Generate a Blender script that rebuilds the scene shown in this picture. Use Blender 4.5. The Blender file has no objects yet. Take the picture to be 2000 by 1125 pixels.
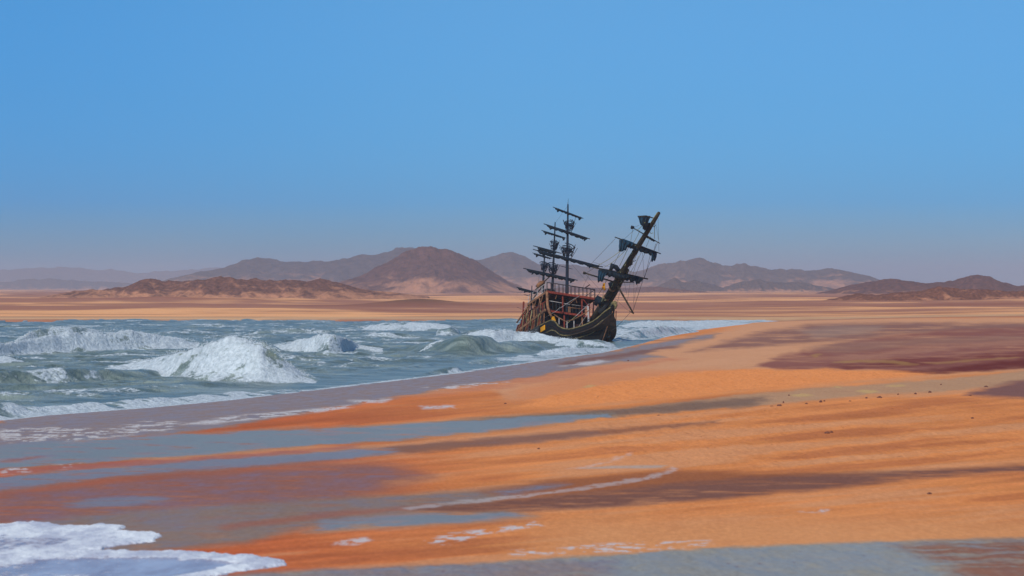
import bpy, math, random
import numpy as np
from mathutils import Matrix, Vector
random.seed(7)
C = bpy.context.scene.collection
R = math.radians
F = 2000*100/36.0      # focal length in pixels of the photograph
CX, CY, H = 1000.0, 562.5, 6.0

# ------------------------------------------------------------------ helpers
def lin(r, g, b, k=1.0):
    def f(c):
        c /= 255.0
        return (c/12.92 if c <= 0.04045 else ((c+0.055)/1.055)**2.4)*k
    return (f(r), f(g), f(b))

def sstep(a, b, x):
    t = np.clip((x-a)/(b-a), 0, 1)
    return t*t*(3-2*t)

_tabs = {}
def vnoise(x, y, seed=0):
    if seed not in _tabs:
        _tabs[seed] = np.random.RandomState(seed+11).rand(256, 256)*2-1
    T = _tabs[seed]
    xi = np.floor(x).astype(np.int64); yi = np.floor(y).astype(np.int64)
    fx = x-xi; fy = y-yi
    fx = fx*fx*fx*(fx*(fx*6-15)+10); fy = fy*fy*fy*(fy*(fy*6-15)+10)
    a = T[xi & 255, yi & 255]; b = T[(xi+1) & 255, yi & 255]
    c = T[xi & 255, (yi+1) & 255]; d = T[(xi+1) & 255, (yi+1) & 255]
    return (a*(1-fx)+b*fx)*(1-fy)+(c*(1-fx)+d*fx)*fy

def fbm(x, y, seed=0, o=4, g=0.5):
    s = 0; a = 1; t = 0
    for i in range(o):
        s = s+a*vnoise(x*2**i+17.3*i, y*2**i+5.1*i, seed+i); t += a; a *= g
    return s/t

def ridged(x, y, seed=0, o=4):
    s = 0; a = 1; t = 0
    for i in range(o):
        s = s+a*(1-2*np.abs(vnoise(x*2**i+9.7*i, y*2**i+3.3*i, seed+i))); t += a; a *= 0.5
    return s/t

def grid_mesh(name, Xg, Yg, Zg, attrs=None, cols=None, smooth=True, mask=None):
    ny, nx = Xg.shape
    co = np.stack([Xg, Yg, Zg], -1).reshape(-1, 3).astype(np.float32)
    idx = np.arange(ny*nx).reshape(ny, nx)
    q = np.stack([idx[:-1, :-1], idx[:-1, 1:], idx[1:, 1:], idx[1:, :-1]], -1).reshape(-1, 4)
    if mask is not None:
        mk = mask.reshape(-1)
        q = q[mk[q].any(axis=1)]
    me = bpy.data.meshes.new(name)
    me.vertices.add(len(co)); me.vertices.foreach_set('co', co.ravel())
    me.loops.add(q.size); me.loops.foreach_set('vertex_index', q.ravel().astype(np.int32))
    me.polygons.add(len(q))
    me.polygons.foreach_set('loop_start', np.arange(0, q.size, 4, dtype=np.int32))
    me.polygons.foreach_set('loop_total', np.full(len(q), 4, dtype=np.int32))
    me.polygons.foreach_set('use_smooth', np.full(len(q), smooth, dtype=bool))
    me.update()
    for k, v in (attrs or {}).items():
        a = me.attributes.new(k, 'FLOAT', 'POINT'); a.data.foreach_set('value', v.reshape(-1).astype(np.float32))
    for k, v in (cols or {}).items():
        a = me.attributes.new(k, 'FLOAT_COLOR', 'POINT')
        c4 = np.ones((len(co), 4), np.float32); c4[:, :3] = v.reshape(-1, 3)
        a.data.foreach_set('color', c4.ravel())
    o = bpy.data.objects.new(name, me); C.objects.link(o)
    return o

# node helpers
class NT:
    def __init__(s, name):
        s.m = bpy.data.materials.new(name); s.m.use_nodes = True
        s.t = s.m.node_tree; s.n = s.t.nodes; s.l = s.t.links
        s.b = s.n['Principled BSDF']; s.out = s.n['Material Output']
    def new(s, ty, **kw):
        n = s.n.new(ty)
        for k, v in kw.items():
            if hasattr(n, k) and k not in n.inputs: setattr(n, k, v)
            else: n.inputs[k].default_value = v
        return n
    def link(s, a, b): s.l.new(a, b)
    def coord(s, scale=(1, 1, 1), obj=True):
        tc = s.n.new('ShaderNodeTexCoord'); mp = s.n.new('ShaderNodeMapping')
        mp.inputs['Scale'].default_value = scale
        s.l.new(tc.outputs['Object'], mp.inputs['Vector']); return mp.outputs[0]
    def noise(s, vec, scale, detail=4, rough=0.55, dist=0.0):
        n = s.n.new('ShaderNodeTexNoise'); n.inputs['Scale'].default_value = scale
        n.inputs['Detail'].default_value = detail; n.inputs['Roughness'].default_value = rough
        n.inputs['Distortion'].default_value = dist
        s.l.new(vec, n.inputs['Vector']); return n.outputs['Fac']
    def math(s, op, a, b=None, clamp=False):
        n = s.n.new('ShaderNodeMath'); n.operation = op; n.use_clamp = clamp
        for i, v in enumerate((a, b)):
            if v is None: continue
            if isinstance(v, (int, float)): n.inputs[i].default_value = v
            else: s.l.new(v, n.inputs[i])
        return n.outputs[0]
    def ramp(s, v, a, b, lo=0.0, hi=1.0):
        n = s.n.new('ShaderNodeMapRange'); n.interpolation_type = 'SMOOTHSTEP'
        for k, x in (('From Min', a), ('From Max', b), ('To Min', lo), ('To Max', hi)):
            if isinstance(x, (int, float)): n.inputs[k].default_value = x
            else: s.l.new(x, n.inputs[k])
        s.l.new(v, n.inputs['Value']); return n.outputs[0]
    def mix(s, f, a, b, mode='MIX'):
        n = s.n.new('ShaderNodeMix'); n.data_type = 'RGBA'; n.blend_type = mode
        for i, v in ((0, f), (6, a), (7, b)):
            if isinstance(v, (int, float)): n.inputs[i].default_value = v
            elif isinstance(v, tuple): n.inputs[i].default_value = v+(1,) if len(v) == 3 else v
            else: s.l.new(v, n.inputs[i])
        return n.outputs[2]
    def attr(s, name):
        n = s.n.new('ShaderNodeAttribute'); n.attribute_name = name; return n
    def bump(s, h, strength, dist, normal=None):
        n = s.n.new('ShaderNodeBump'); 
        if isinstance(strength, (int, float)): n.inputs['Strength'].default_value = strength
        else: s.l.new(strength, n.inputs['Strength'])
        n.inputs['Distance'].default_value = dist
        s.l.new(h, n.inputs['Height'])
        if normal is not None: s.l.new(normal, n.inputs['Normal'])
        return n.outputs[0]

# ------------------------------------------------------------------ terrain
def G(px, py, z=0.0):
    Y = (H-z)*F/(py-CY)
    return ((px-CX)/F*Y, Y)

shore_px = [(0, 822), (100, 811), (300, 796), (450, 782), (620, 762), (750, 747), (900, 729), (1060, 705), (1180, 689),
            (1260, 671), (1350, 653), (1430, 639), (1475, 630)]
sp = [G(*p) for p in shore_px]
SY = np.array([-300, 0, 60, 100]+[p[1] for p in sp]+[560])
SX = np.array([-90, -62, -45, -33]+[p[0] for p in sp]+[62])

def terrain_z(X, Y):
    d = X-np.interp(Y, SY, SX)
    zb = np.where(d > 0, 1.25*(1-np.exp(-np.maximum(d, 0)/30.0)), 0.045*d)
    zb = np.maximum(zb, -2.0)
    fade = sstep(3, 25, d)
    und = 0.10*fbm(X/9.0+0.25*Y/9, Y/60.0, 3, 3)+0.035*fbm(X/2.2, Y/14.0, 8, 2)
    zb = zb+und*fade
    # low dunes with a crest on the right of the beach
    zb = zb+0.55*np.exp(-((X-38)/14.0)**2-((Y-330)/60.0)**2)+0.5*np.exp(-((X-62)/24.0)**2-((Y-400)/50.0)**2)
    # far plain, beyond the bay
    yf = 500+22*vnoise(X/26.0, X*0+3.3, 21)+14*vnoise(X/7.0, X*0+1.3, 22)+6*vnoise(X/2.2, X*0+2.3, 24)
    zp = -2+2.35*sstep(-45, 25, Y-yf)
    zp = zp+sstep(520, 900, Y)*(1.1*fbm(X/120.0, Y/200.0, 31, 4)+0.1)
    zp = zp+2.3*np.exp(-((X+31)/17.0)**2-((Y-960)/70.0)**2)    # low mound
    for cx_, cy0, wx_, wy_, hh_ in ((115, 640, 45, 35, .9), (150, 820, 60, 60, 1.6), (70, 760, 35, 40, .8), (-70, 700, 40, 40, .7), (30, 900, 50, 60, 1.1), (210, 1000, 60, 60, 2.2), (-150, 1150, 70, 90, 1.6)):
        zp = zp+hh_*np.exp(-((X-cx_)/wx_)**2-((Y-cy0)/wy_)**2)*(1+.3*fbm(X/18.0, Y/40.0, 35, 3))
    zp = zp+sstep(1100, 5000, Y)*2.2*(0.3+fbm(X/420.0, Y/900.0, 33, 3))
    zp = np.where(Y > yf+14, np.maximum(zp, .22), zp)
    zp = np.where(Y < 430, -3, zp)
    k = 0.25
    return np.maximum(zb, zp)+k*np.exp(-np.abs(zb-zp)/k)*0.25

# grid: columns fan out in direction, rows denser where the picture needs them
us = np.concatenate([np.linspace(-28000, -600, 40), np.linspace(-560, 2560, 1040), np.linspace(2600, 30000, 40)])
v_near = np.arange(1240, 630, -1.15)
Yr = np.concatenate([np.linspace(-160, 44, 24), H*F/(v_near-CY)+0.0,
                     H*F/(np.arange(629.5, 573, -0.42)-CY), np.geomspace(3300, 16000, 60)])
Yr = np.unique(Yr)
Wd = np.where(Yr > 48, Yr, 48.0)
Xg = (us[None, :]-CX)/F*Wd[:, None]; Yg = np.repeat(Yr[:, None], len(us), 1)
Zg = terrain_z(Xg, Yg)
# chart of the ground: where a spot on the ground lies on the survey picture
Ysafe = np.maximum(Yg, 20)
U = CX+F*Xg/Ysafe; V = CY+F*(H-Zg)/Ysafe

def poly_mask(U, V, pts, soft, asp=4.0, warp=0.0, seed=50):
    """soft-edged filled outline; vertical distances count `asp` times"""
    P = np.array(pts, float); out = np.zeros(U.shape)
    m = soft*3+abs(warp)*2
    bb = (U > P[:, 0].min()-m) & (U < P[:, 0].max()+m) & (V > P[:, 1].min()-m) & (V < P[:, 1].max()+m)
    if not bb.any(): return out
    u = U[bb]; v = V[bb]
    if warp:
        v = v+warp*fbm(u/45.0, v/5.0, seed, 4, 0.6)
        u = u+warp*6*fbm(u/30.0, v/4.0, seed+7, 3)
    v = v*asp; p = P.copy(); p[:, 1] *= asp
    dmin = np.full(u.shape, 1e9); inside = np.zeros(u.shape, bool)
    n = len(p)
    for i in range(n):
        a = p[i]; b = p[(i+1) % n]; e = b-a; L = (e**2).sum()+1e-9
        t = np.clip(((u-a[0])*e[0]+(v-a[1])*e[1])/L, 0, 1)
        dmin = np.minimum(dmin, np.hypot(u-a[0]-t*e[0], v-a[1]-t*e[1]))
        c = ((a[1] > v) != (b[1] > v)) & (u < (b[0]-a[0])*(v-a[1])/(b[1]-a[1]+1e-12)+a[0])
        inside ^= c
    sd = np.where(inside, dmin, -dmin)/asp
    out[bb] = sstep(-soft, soft, sd)
    return out

col = np.zeros(U.shape+(3,)); wet = np.zeros(U.shape); rough = np.zeros(U.shape); foam = np.zeros(U.shape)
OR = np.array(lin(230, 144, 82)); RO = np.array(lin(208, 106, 62)); PALE = np.array(lin(206, 146, 104))
tt = sstep(350, 1150, U+120*fbm(U/200, V/12, 60, 3))[..., None]
col[:] = RO*(1-tt)+OR*tt
VT = V+.085*U
n1 = fbm(U/170.0, VT/6.0, 61, 4)[..., None]; n1b = fbm(U/420.0, VT/17.0, 67, 4)[..., None]
col = col*(1+0.20*n1)
k1 = sstep(-.02, .4, n1b)*.6; col = col*(1-k1)+np.array(lin(226, 160, 112))*k1
k1 = sstep(.05, .4, -n1b)*.5; col = col*(1-k1)+np.array(lin(176, 98, 62))*k1
lo = (sstep(985, 1040, V)*sstep(900, 1200, U))[..., None]
col = col*(1-lo)+np.array(lin(228, 154, 98))*lo

def layer(pts, c=None, w=None, r=None, f=None, soft=3, warp=3, a=1.0, seed=50, asp=4.0, tex=0.0):
    global col, wet, rough, foam
    m = poly_mask(U, V, pts, soft, asp, warp, seed)*a
    if tex: m = m*np.clip(1+tex*fbm(U/70.0, V/3.0, seed+3, 4), 0, 1.0)
    if c is not None: col = col*(1-m[..., None])+np.array(lin(*c))*m[..., None]
    if w is not None: wet = wet*(1-m)+w*m
    if r is not None: rough = rough*(1-m)+r*m
    if f is not None: foam = np.maximum(foam, f*m)

# pale dry sand along the upper beach
layer([(960, 758), (1180, 704), (1350, 664), (1500, 622), (2700, 616), (2700, 722), (2000, 724), (1500, 724), (1450, 722), (1300, 742), (1150, 764), (1000, 782)], (222, 160, 116), soft=5)
layer([(1000, 762), (1150, 728), (1300, 722), (1400, 722), (1280, 745), (1130, 768), (1000, 785)], (226, 148, 98), soft=7)
# mauve gravel patches
layer([(1340, 687), (1400, 672), (1480, 650), (1580, 634), (1700, 630), (2700, 634), (2700, 668), (2000, 662), (1850, 648), (1760, 652), (1680, 664), (1540, 673), (1450, 680)], (152, 108, 92), soft=5, tex=.9)
layer([(1560, 646), (1640, 636), (1720, 636), (1700, 650), (1600, 660)], (168, 138, 120), soft=6, a=.6)
layer([(1480, 714), (1530, 694), (1620, 674), (1720, 657), (1850, 645), (2000, 640), (2700, 640), (2700, 722), (2000, 718), (1800, 729), (1700, 722), (1600, 722), (1520, 722)], (152, 96, 82), soft=4, tex=.7)
layer([(1640, 729), (1800, 722), (2000, 700), (2700, 690), (2700, 722), (2000, 719), (1800, 731)], (116, 54, 46), soft=4, tex=.5)
layer([(1540, 704), (1700, 690), (1860, 672), (2100, 660), (2100, 668), (1860, 682), (1700, 700)], (186, 132, 104), soft=6, warp=6, a=.7, tex=1)
layer([(1600, 722), (1760, 700), (1900, 694), (2100, 680), (2100, 690), (1900, 708), (1760, 716)], (124, 60, 52), soft=5, warp=6, a=.85, tex=.8)
layer([(1560, 680), (1660, 668), (1780, 660), (2000, 655), (2000, 664), (1780, 676), (1640, 690)], (160, 118, 98), soft=5, a=.6)
for p in ([(1582, 698), (1590, 690), (1604, 691), (1596, 698)], [(1622, 707), (1680, 702), (1740, 704), (1790, 711), (1780, 713), (1700, 708), (1630, 710)], [(1800, 708), (2000, 697), (2000, 699), (1830, 711)]):
    layer(p, (186, 142, 80), soft=1.6, warp=3, a=.55, tex=.8)
# clumpy orange strip
layer([(1060, 778), (1200, 748), (1330, 728), (1480, 720), (1740, 724), (1820, 730), (1700, 742), (1500, 758), (1300, 778), (1150, 790), (1000, 796)], (246, 154, 88), r=1, soft=4)
# taupe strip between the orange bands
layer([(1000, 816), (1200, 800), (1400, 777), (1600, 757), (1800, 744), (2000, 724), (2700, 660), (2700, 700), (2000, 746), (1850, 765), (1700, 771), (1500, 790), (1300, 806), (1180, 814), (1000, 828)], (196, 150, 112), soft=3, r=.4)
layer([(850, 824), (1000, 812), (1200, 799), (1400, 781), (1500, 775), (1480, 792), (1300, 806), (1180, 814), (1000, 830)], (142, 112, 92), w=.25, soft=5)
layer([(1890, 770), (1930, 755), (2000, 742), (2700, 690), (2700, 740), (2000, 778), (1940, 776)], (138, 96, 86), soft=5)
layer([(1120, 800), (1500, 792), (2000, 775), (2700, 760), (2700, 980), (2000, 890), (1500, 915), (1150, 890)], None, r=.8, soft=10)
# mottled wet foreshore
SHW = [(-700, 960), (0, 826), (0, 815), (620, 758), (900, 725), (1080, 700), (1180, 687), (1260, 672), (1400, 650), (1390, 660), (1250, 690), (1300, 697), (1140, 718), (1000, 744), (880, 757), (780, 776), (650, 797), (450, 832), (330, 848), (200, 856), (0, 878), (-700, 1000)]
layer(SHW, (158, 132, 118), w=.65, soft=3.5)
layer([(760, 776), (900, 758), (1080, 728), (1300, 698), (1340, 700), (1160, 730), (1000, 756), (850, 775)], (212, 136, 98), w=.3, soft=3, a=.75, tex=1.0)
layer([(1090, 712), (1180, 695), (1300, 676), (1330, 676), (1240, 694), (1130, 712)], (138, 102, 92), w=.4, soft=3)
# bluish standing water
P1 = [(-700, 1010), (0, 872), (150, 858), (300, 850), (500, 839), (700, 833), (900, 821), (1050, 813), (1190, 808), (1200, 814), (1100, 826), (950, 844), (800, 858), (600, 871), (400, 888), (200, 902), (0, 916), (-700, 1060)]
layer(P1, (146, 142, 124), w=1, soft=5, tex=.7)
layer([(0, 900), (60, 892), (110, 890), (60, 897), (0, 905)], (164, 110, 100), w=.5, soft=3, tex=.6)
P2 = [(-700, 1080), (0, 931), (250, 907), (500, 889), (750, 873), (900, 861), (1050, 849), (1170, 842), (1180, 848), (1050, 862), (900, 872), (780, 885), (650, 900), (400, 920), (200, 934), (0, 962), (-700, 1130)]
layer(P2, (146, 132, 122), w=.85, soft=6, tex=.7)
layer([(750, 873), (1050, 848), (1400, 822), (1400, 828), (1050, 862), (800, 886)], (150, 100, 76), w=.35, soft=4, a=.8)
layer([(0, 918), (300, 898), (700, 870), (700, 876), (300, 907), (0, 928)], (180, 112, 98), w=.5, soft=2.5, a=.8, tex=.7)
# reddish damp sand at the left
layer([(-700, 1130), (0, 960), (300, 928), (600, 905), (760, 905), (840, 930), (700, 975), (500, 1010), (300, 1040), (0, 1080), (-700, 1260)], (158, 106, 90), w=.6, soft=14, tex=.5)
layer([(130, 982), (200, 973), (310, 970), (330, 976), (250, 988), (150, 992)], (140, 130, 122), w=.85, soft=5, a=.8, tex=.6)
layer([(200, 1002), (600, 976), (850, 962), (1080, 942), (1120, 950), (1000, 975), (800, 1003), (600, 1030), (480, 1060), (320, 1075), (-400, 1140), (-400, 1080)], (152, 126, 108), w=.6, soft=8, tex=.4)
layer([(430, 1025), (620, 1002), (850, 985), (860, 990), (640, 1012), (440, 1035)], (170, 104, 84), w=.4, soft=5, a=.7, tex=.5)
layer([(640, 1018), (830, 1000), (990, 997), (1040, 1008), (960, 1019), (800, 1028), (600, 1040)], (146, 138, 122), w=.9, soft=8, tex=.7)
# dark brown band across the orange sand
layer([(940, 960), (1100, 935), (1300, 918), (1450, 922), (1700, 925), (1600, 940), (1300, 955), (1000, 975)], (170, 104, 66), w=.2, soft=8)
layer([(800, 992), (1000, 976), (1200, 956), (1400, 936), (1600, 926), (1800, 918), (2000, 908), (2500, 895), (2500, 905), (2000, 921), (1800, 936), (1600, 957), (1400, 976), (1200, 990), (1000, 1000), (860, 1000)], (136, 92, 76), w=.25, soft=6, tex=.8)
layer([(960, 960), (1060, 948), (1110, 945), (1060, 956), (980, 968)], (140, 124, 124), w=.7, soft=5, tex=.8)
# bottom right: film of water over grit
layer([(440, 1125), (750, 1108), (950, 1099), (1200, 1082), (1400, 1071), (1600, 1061), (1800, 1056), (2000, 1050), (2600, 1040), (2600, 1300), (440, 1300)], (162, 154, 136), w=.7, r=.8, soft=5)
layer([(1750, 1068), (1850, 1060), (2000, 1055), (2500, 1050), (2500, 1200), (1900, 1200), (1850, 1100)], (150, 90, 66), w=.4, soft=12, tex=1.5, a=.8)
layer([(-400, 1160), (560, 1112), (1200, 1092), (1200, 1140), (-400, 1300)], (150, 118, 112), w=.6, soft=6, a=.6, tex=1)
# stranded foam on the sand
nz = fbm(U/26.0, V/2.4, 71, 4, 0.6)
for reg, th in (([(0, 838), (90, 834), (170, 836), (160, 852), (60, 864), (0, 866)], .0),
                ([(120, 852), (200, 838), (280, 828), (330, 826), (340, 838), (240, 852), (130, 862)], -.02),
                ([(240, 830), (300, 818), (360, 826), (320, 836)], .1),
                ([(350, 830), (450, 812), (560, 804), (680, 790), (690, 796), (560, 812), (420, 828)], -.25),
                ([(680, 782), (760, 778), (750, 786), (690, 788)], -.3),
                ([(820, 793), (880, 791), (885, 797), (830, 799)], -.3),
                ([(820, 758), (980, 744), (1000, 748), (860, 764)], .0),
                ([(1090, 716), (1170, 703), (1185, 706), (1150, 713)], -.15),
                ([(830, 1058), (880, 1040), (980, 1030), (1045, 1018), (1056, 1028), (960, 1042), (860, 1066)], -.05),
                ([(650, 1064), (670, 1054), (715, 1050), (722, 1056), (690, 1064)], -.4),
                ([(1000, 1075), (1200, 1060), (1380, 1055), (1390, 1064), (1300, 1078), (1100, 1084), (1000, 1086)], .12),
                ([(1560, 1000), (1600, 994), (1626, 996), (1610, 1002)], .0),
                ([(0, 916), (160, 904), (160, 912), (0, 928)], .12)):
    m = poly_mask(U, V, reg, 2.5, 4, 1.5, 55)
    foam = np.maximum(foam, m*sstep(th, th+.18, nz)*.85)
layer([(780, 992), (900, 978), (1050, 962), (1180, 944), (1270, 929), (1322, 911), (1323, 917), (1285, 933), (1180, 951), (1050, 968), (900, 985), (800, 995)], f=.42, soft=1.4, warp=3, tex=1.2)
layer([(1110, 917), (1170, 905), (1205, 893), (1226, 884), (1228, 890), (1195, 902), (1150, 914)], f=.38, soft=1.4, warp=3, tex=1.2)
layer([(1130, 915), (1200, 909), (1300, 909), (1290, 914), (1190, 915)], (190, 150, 118), f=.25, soft=2, warp=1)
# small pale yellow crusts
for x, y, a, b in ((1156, 754, 12, 3), (1565, 772, 22, 2.5), (1698, 765, 18, 3), (1640, 757, 9, 2), (1745, 753, 15, 1.5)):
    layer([(x-a, y), (x-a*.5, y-b), (x+a*.4, y-b), (x+a, y), (x+a*.5, y+b), (x-a*.4, y+b)], (214, 176, 112), soft=1.4, warp=2.5, a=.7, tex=.6, seed=int(x))

# far plain colours, by real ground coordinates
far = sstep(470, 500, Yg)*(1-sstep(-10, 25, (1475-U))*0)
isfar = (Yg > 480)
lg = np.log(np.maximum(Yg, 10))
a1 = fbm(Xg/110.0+lg*2+.6*fbm(Xg/60, lg*5, 79, 2), lg*8+Xg/600.0, 81, 3)
a2 = fbm(Xg/30.0+4, lg*34+Xg/300.0, 85, 4)
tp = sstep(-.22, .42, a1+.45*a2)[..., None]
pc = np.array(lin(176, 120, 94))*(1-tp)+np.array(lin(250, 182, 124))*tp
a4 = sstep(.12, .45, fbm(Xg/45.0+9, lg*20+Xg/260.0, 88, 4))[..., None]*.6
pc = pc*(1-a4)+np.array(lin(150, 92, 72))*a4
edge = np.exp(-((Yg-535)/22.0)**2)[..., None]*.7
pc = pc*(1-edge)+np.array(lin(234, 190, 140))*edge
mnd = np.exp(-((Xg+31)/19.0)**2-((Yg-950)/60.0)**2)[..., None]
pc = pc*(1-mnd)+np.array(lin(120, 84, 62))*mnd
kf = sstep(478, 520, Yg)[..., None]
col = col*(1-kf)+pc*kf
wet = wet*(1-kf[..., 0]); foam = foam*(1-kf[..., 0]); rough = rough*(1-kf[..., 0])
# relief that goes with the surface kinds (clumps on dry sand, none on water films)
Zg = Zg+rough*(0.04*fbm(Xg/.35, Yg/1.1, 90, 3)+.05*np.maximum(0, vnoise(Xg/.9, Yg/2.4, 93)))*(Yg < 300)
ground = grid_mesh('ground', Xg, Yg, Zg, {'wet': wet, 'clump': rough, 'foam': foam}, {'sand': col})
ground['kind'] = 'structure'

def sand_material():
    k = NT('sand')
    pos = k.coord((1, 1, 1))
    st = k.coord((1, .28, 1))
    base = k.attr('sand').outputs['Color']; w = k.attr('wet').outputs['Fac']
    cl = k.attr('clump').outputs['Fac']; fo = k.attr('foam').outputs['Fac']
    n_s = k.noise(st, 9, 5, .7); n_m = k.noise(st, 1.6, 5, .6); n_l = k.noise(st, .22, 4, .55)
    c = k.mix(k.ramp(n_s, .33, .7), k.mix(1, base, (.90, .86, .84), 'MULTIPLY'), k.mix(1, base, (1.08, 1.08, 1.07), 'MULTIPLY'))
    c = k.mix(k.math('MULTIPLY', k.ramp(n_m, .45, .75), .3), c, k.mix(1, base, (.8, .66, .6), 'MULTIPLY'))
    c = k.mix(k.math('MULTIPLY', k.ramp(n_l, .42, .7), .25), c, k.mix(1, base, (1.1, 1.15, 1.2), 'MULTIPLY'))
    # scattered dark grit on the clumpy strips
    vo = k.n.new('ShaderNodeTexVoronoi'); vo.inputs['Scale'].default_value = 4.0; k.link(st, vo.inputs['Vector'])
    sp_ = k.math('MULTIPLY', k.ramp(vo.outputs['Distance'], .22, .10), k.math('MULTIPLY', cl, .55))
    sp_ = k.math('MULTIPLY', sp_, k.ramp(n_m, .45, .6))
    c = k.mix(sp_, c, lin(120, 62, 38))
    c = k.mix(k.math('MULTIPLY', w, .15), c, k.mix(1, c, (.62, .6, .62), 'MULTIPLY'))
    ff = k.math('MULTIPLY', fo, k.ramp(k.noise(st, 7, 4, .6), .28, .5), True)
    c = k.mix(ff, c, (.66, .63, .61))
    k.link(c, k.b.inputs['Base Color'])
    w2 = k.ramp(k.math('ADD', w, k.math('MULTIPLY', k.math('SUBTRACT', n_m, .5), .5)), .25, .85)
    w2 = k.math('MULTIPLY', w2, k.math('SUBTRACT', 1.0, ff))
    k.link(k.ramp(w2, 0, 1, .95, .34), k.b.inputs['Roughness'])
    k.link(k.ramp(w2, 0, 1, .04, .20), k.b.inputs['Specular IOR Level'])
    b1 = k.bump(n_s, k.math('MULTIPLY', k.ramp(w, 0, .8, .25, .03), k.ramp(cl, 0, 1, .35, 1)), .03)
    b2 = k.bump(n_m, k.math('MULTIPLY', k.ramp(w, 0, .8, .42, .05), k.ramp(cl, 0, 1, .4, 1)), .14, b1)
    vb = k.bump(vo.outputs['Distance'], k.math('MULTIPLY', cl, .5), .08, b2)
    k.link(vb, k.b.inputs['Normal'])
    return k.m
ground.data.materials.append(sand_material())

# ------------------------------------------------------------------ sea
uS = np.concatenate([np.linspace(-16000, -500, 30), np.linspace(-460, 1700, 1150), np.linspace(1740, 6000, 12)])
vS = np.concatenate([np.linspace(1500, 860, 60), np.arange(856, 640, -0.34), np.arange(640, 610, -0.34)])
YS = np.unique(np.concatenate([np.linspace(-300, 34, 14), H*F/(vS-CY)]))
WS = np.where(YS > 36, YS, 36.0)
XS = (uS[None, :]-CX)/F*WS[:, None]; YSg = np.repeat(YS[:, None], len(uS), 1)
dsh = np.interp(YSg, SY, SX)-XS          # > 0 on the sea side
deep = sstep(0.2, 14, dsh)
Zs = np.zeros(XS.shape)
Zs += deep*(0.30*fbm(XS/10.0+YSg/40, YSg/6.0, 100, 3)+0.30*ridged(XS/5.0+YSg/20, YSg/2.6, 104, 5)+.05*ridged(XS/1.2, YSg/.9, 107, 3))
fo = np.zeros(XS.shape); gr = np.zeros(XS.shape)
fo += .66*sstep(-.06, .45, fbm(XS/10.0+YSg/30, YSg/4.0, 110, 4)+.35*fbm(XS/1.5, YSg/1.2, 113, 3))*deep
lump = fbm(XS/1.1, YSg/1.3, 120, 4, .5)
lump2 = fbm(XS/2.6, YSg/3.0, 126, 3)
bill = np.abs(vnoise(XS/1.5, YSg/1.7, 128))+.5*np.abs(vnoise(XS/.7, YSg/.8, 129))-.45

SPRAY = []
rsp = np.random.RandomState(5)
def breaker(pts, lf, lb, foam_in, foam_w=(1, 1), green=0.0, rough=.2, curl=True, back=.3, ew=.12):
    """pts: (px, py of crest, py of foot) along the crest; lf/lb front and back length in m"""
    global Zs, fo, gr
    xs, yc, hs = [], [], []
    for px, pc, pf in pts:
        Yb = H*F/(pf-CY); Yc = Yb+lf*.75
        xs.append((px-CX)/F*Yc); yc.append(Yc); hs.append(max(0.0, H-(pc-CY)/F*Yc))
    xs = np.array(xs); yc = np.array(yc); hs = np.array(hs)
    xf = np.linspace(xs[0], xs[-1], 161); kk = np.exp(-np.linspace(-2, 2, 17)**2); kk /= kk.sum()
    sm = lambda q: np.convolve(np.pad(np.interp(xf, xs, q), 8, 'edge'), kk, 'valid')
    yc, hs, xs = sm(yc), sm(hs), xf
    x0, x1 = xs[0], xs[-1]
    bb = (XS > x0) & (XS < x1) & (YSg > yc.min()-lf*3) & (YSg < yc.max()+lb*3)
    x = XS[bb]; y = YSg[bb]
    Yc = np.interp(x, xs, yc)+.35*vnoise(x/1.6, x*0, 130); h = np.interp(x, xs, hs)
    if foam_in > .8:
        n_ = int(min(5200, 95*(x1-x0)*max(.5, hs.max())))
        sx_ = rsp.uniform(x0+.06*(x1-x0), x1-.06*(x1-x0), n_); hc = np.interp(sx_, xs, hs); clump = np.clip(vnoise(sx_/1.1, sx_*0+pts[0][0], 139)+.35, .05, 1)
        low = rsp.rand(n_) < .35
        dd = np.where(low, -lf*rsp.uniform(.3, 1.15, n_), rsp.normal(.0, .5, n_))
        pz = hc*np.where(dd < 0, np.exp(-(np.abs(dd)/(lf*.55))**2.2), np.exp(-(np.abs(dd)/lb)**1.6))
        SPRAY.append(np.stack([sx_+rsp.normal(0, .15, n_), np.interp(sx_, xs, yc)+dd, pz+.06+rsp.exponential(.13, n_)*clump*np.where(low, .5, 1)*np.clip(hc, .3, 1.6), rsp.uniform(.010, .030, n_)], -1))
    d = y-Yc
    p = np.where(d < 0, np.exp(-(np.abs(d)/(lf*.55))**2.2), np.exp(-(np.abs(d)/lb)**1.6))
    end = sstep(x0, x0+ew*(x1-x0), x)*sstep(x1, x1-ew*(x1-x0), x)
    lo = lump[bb]; l2 = lump2[bb]
    hh = h*p*end
    fm = np.where(d < 0, 1-sstep(lf*.85, lf*1.25, -d+.5*l2*lf), back+(1-back)*(1-sstep(.1, 1.2, d)))
    st = fbm(x/1.1+.4*l2, d/1.6, 133, 4, .6)
    fm = fm*np.clip(foam_in*.86+.45*l2+.4*lo+.35*st, 0, 1)*sstep(.0, .45, end+.25*lo)*sstep(lb*1.4, lb*.5, d+l2)
    spk = np.exp(-((d-.1)/.7)**2)*np.maximum(0, vnoise(x/.7, y/.9, 137)+.3*vnoise(x/.25, y/.4, 138))*foam_in
    Zs[bb] = Zs[bb]*(1-.5*p*end)+hh*(1+.06*l2)+.18*bill[bb]*fm*np.clip(h, 0, 1.6)*p+rough*.35*lo*fm*np.clip(h, .3, 2)*.5+.10*spk*end*np.clip(h, 0, 1.5)
    fo[bb] = np.maximum(fo[bb], fm)
    gr[bb] = np.maximum(gr[bb], green*np.exp(-((d+.2)/1.0)**2)*end*(1-fm*.7))

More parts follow.
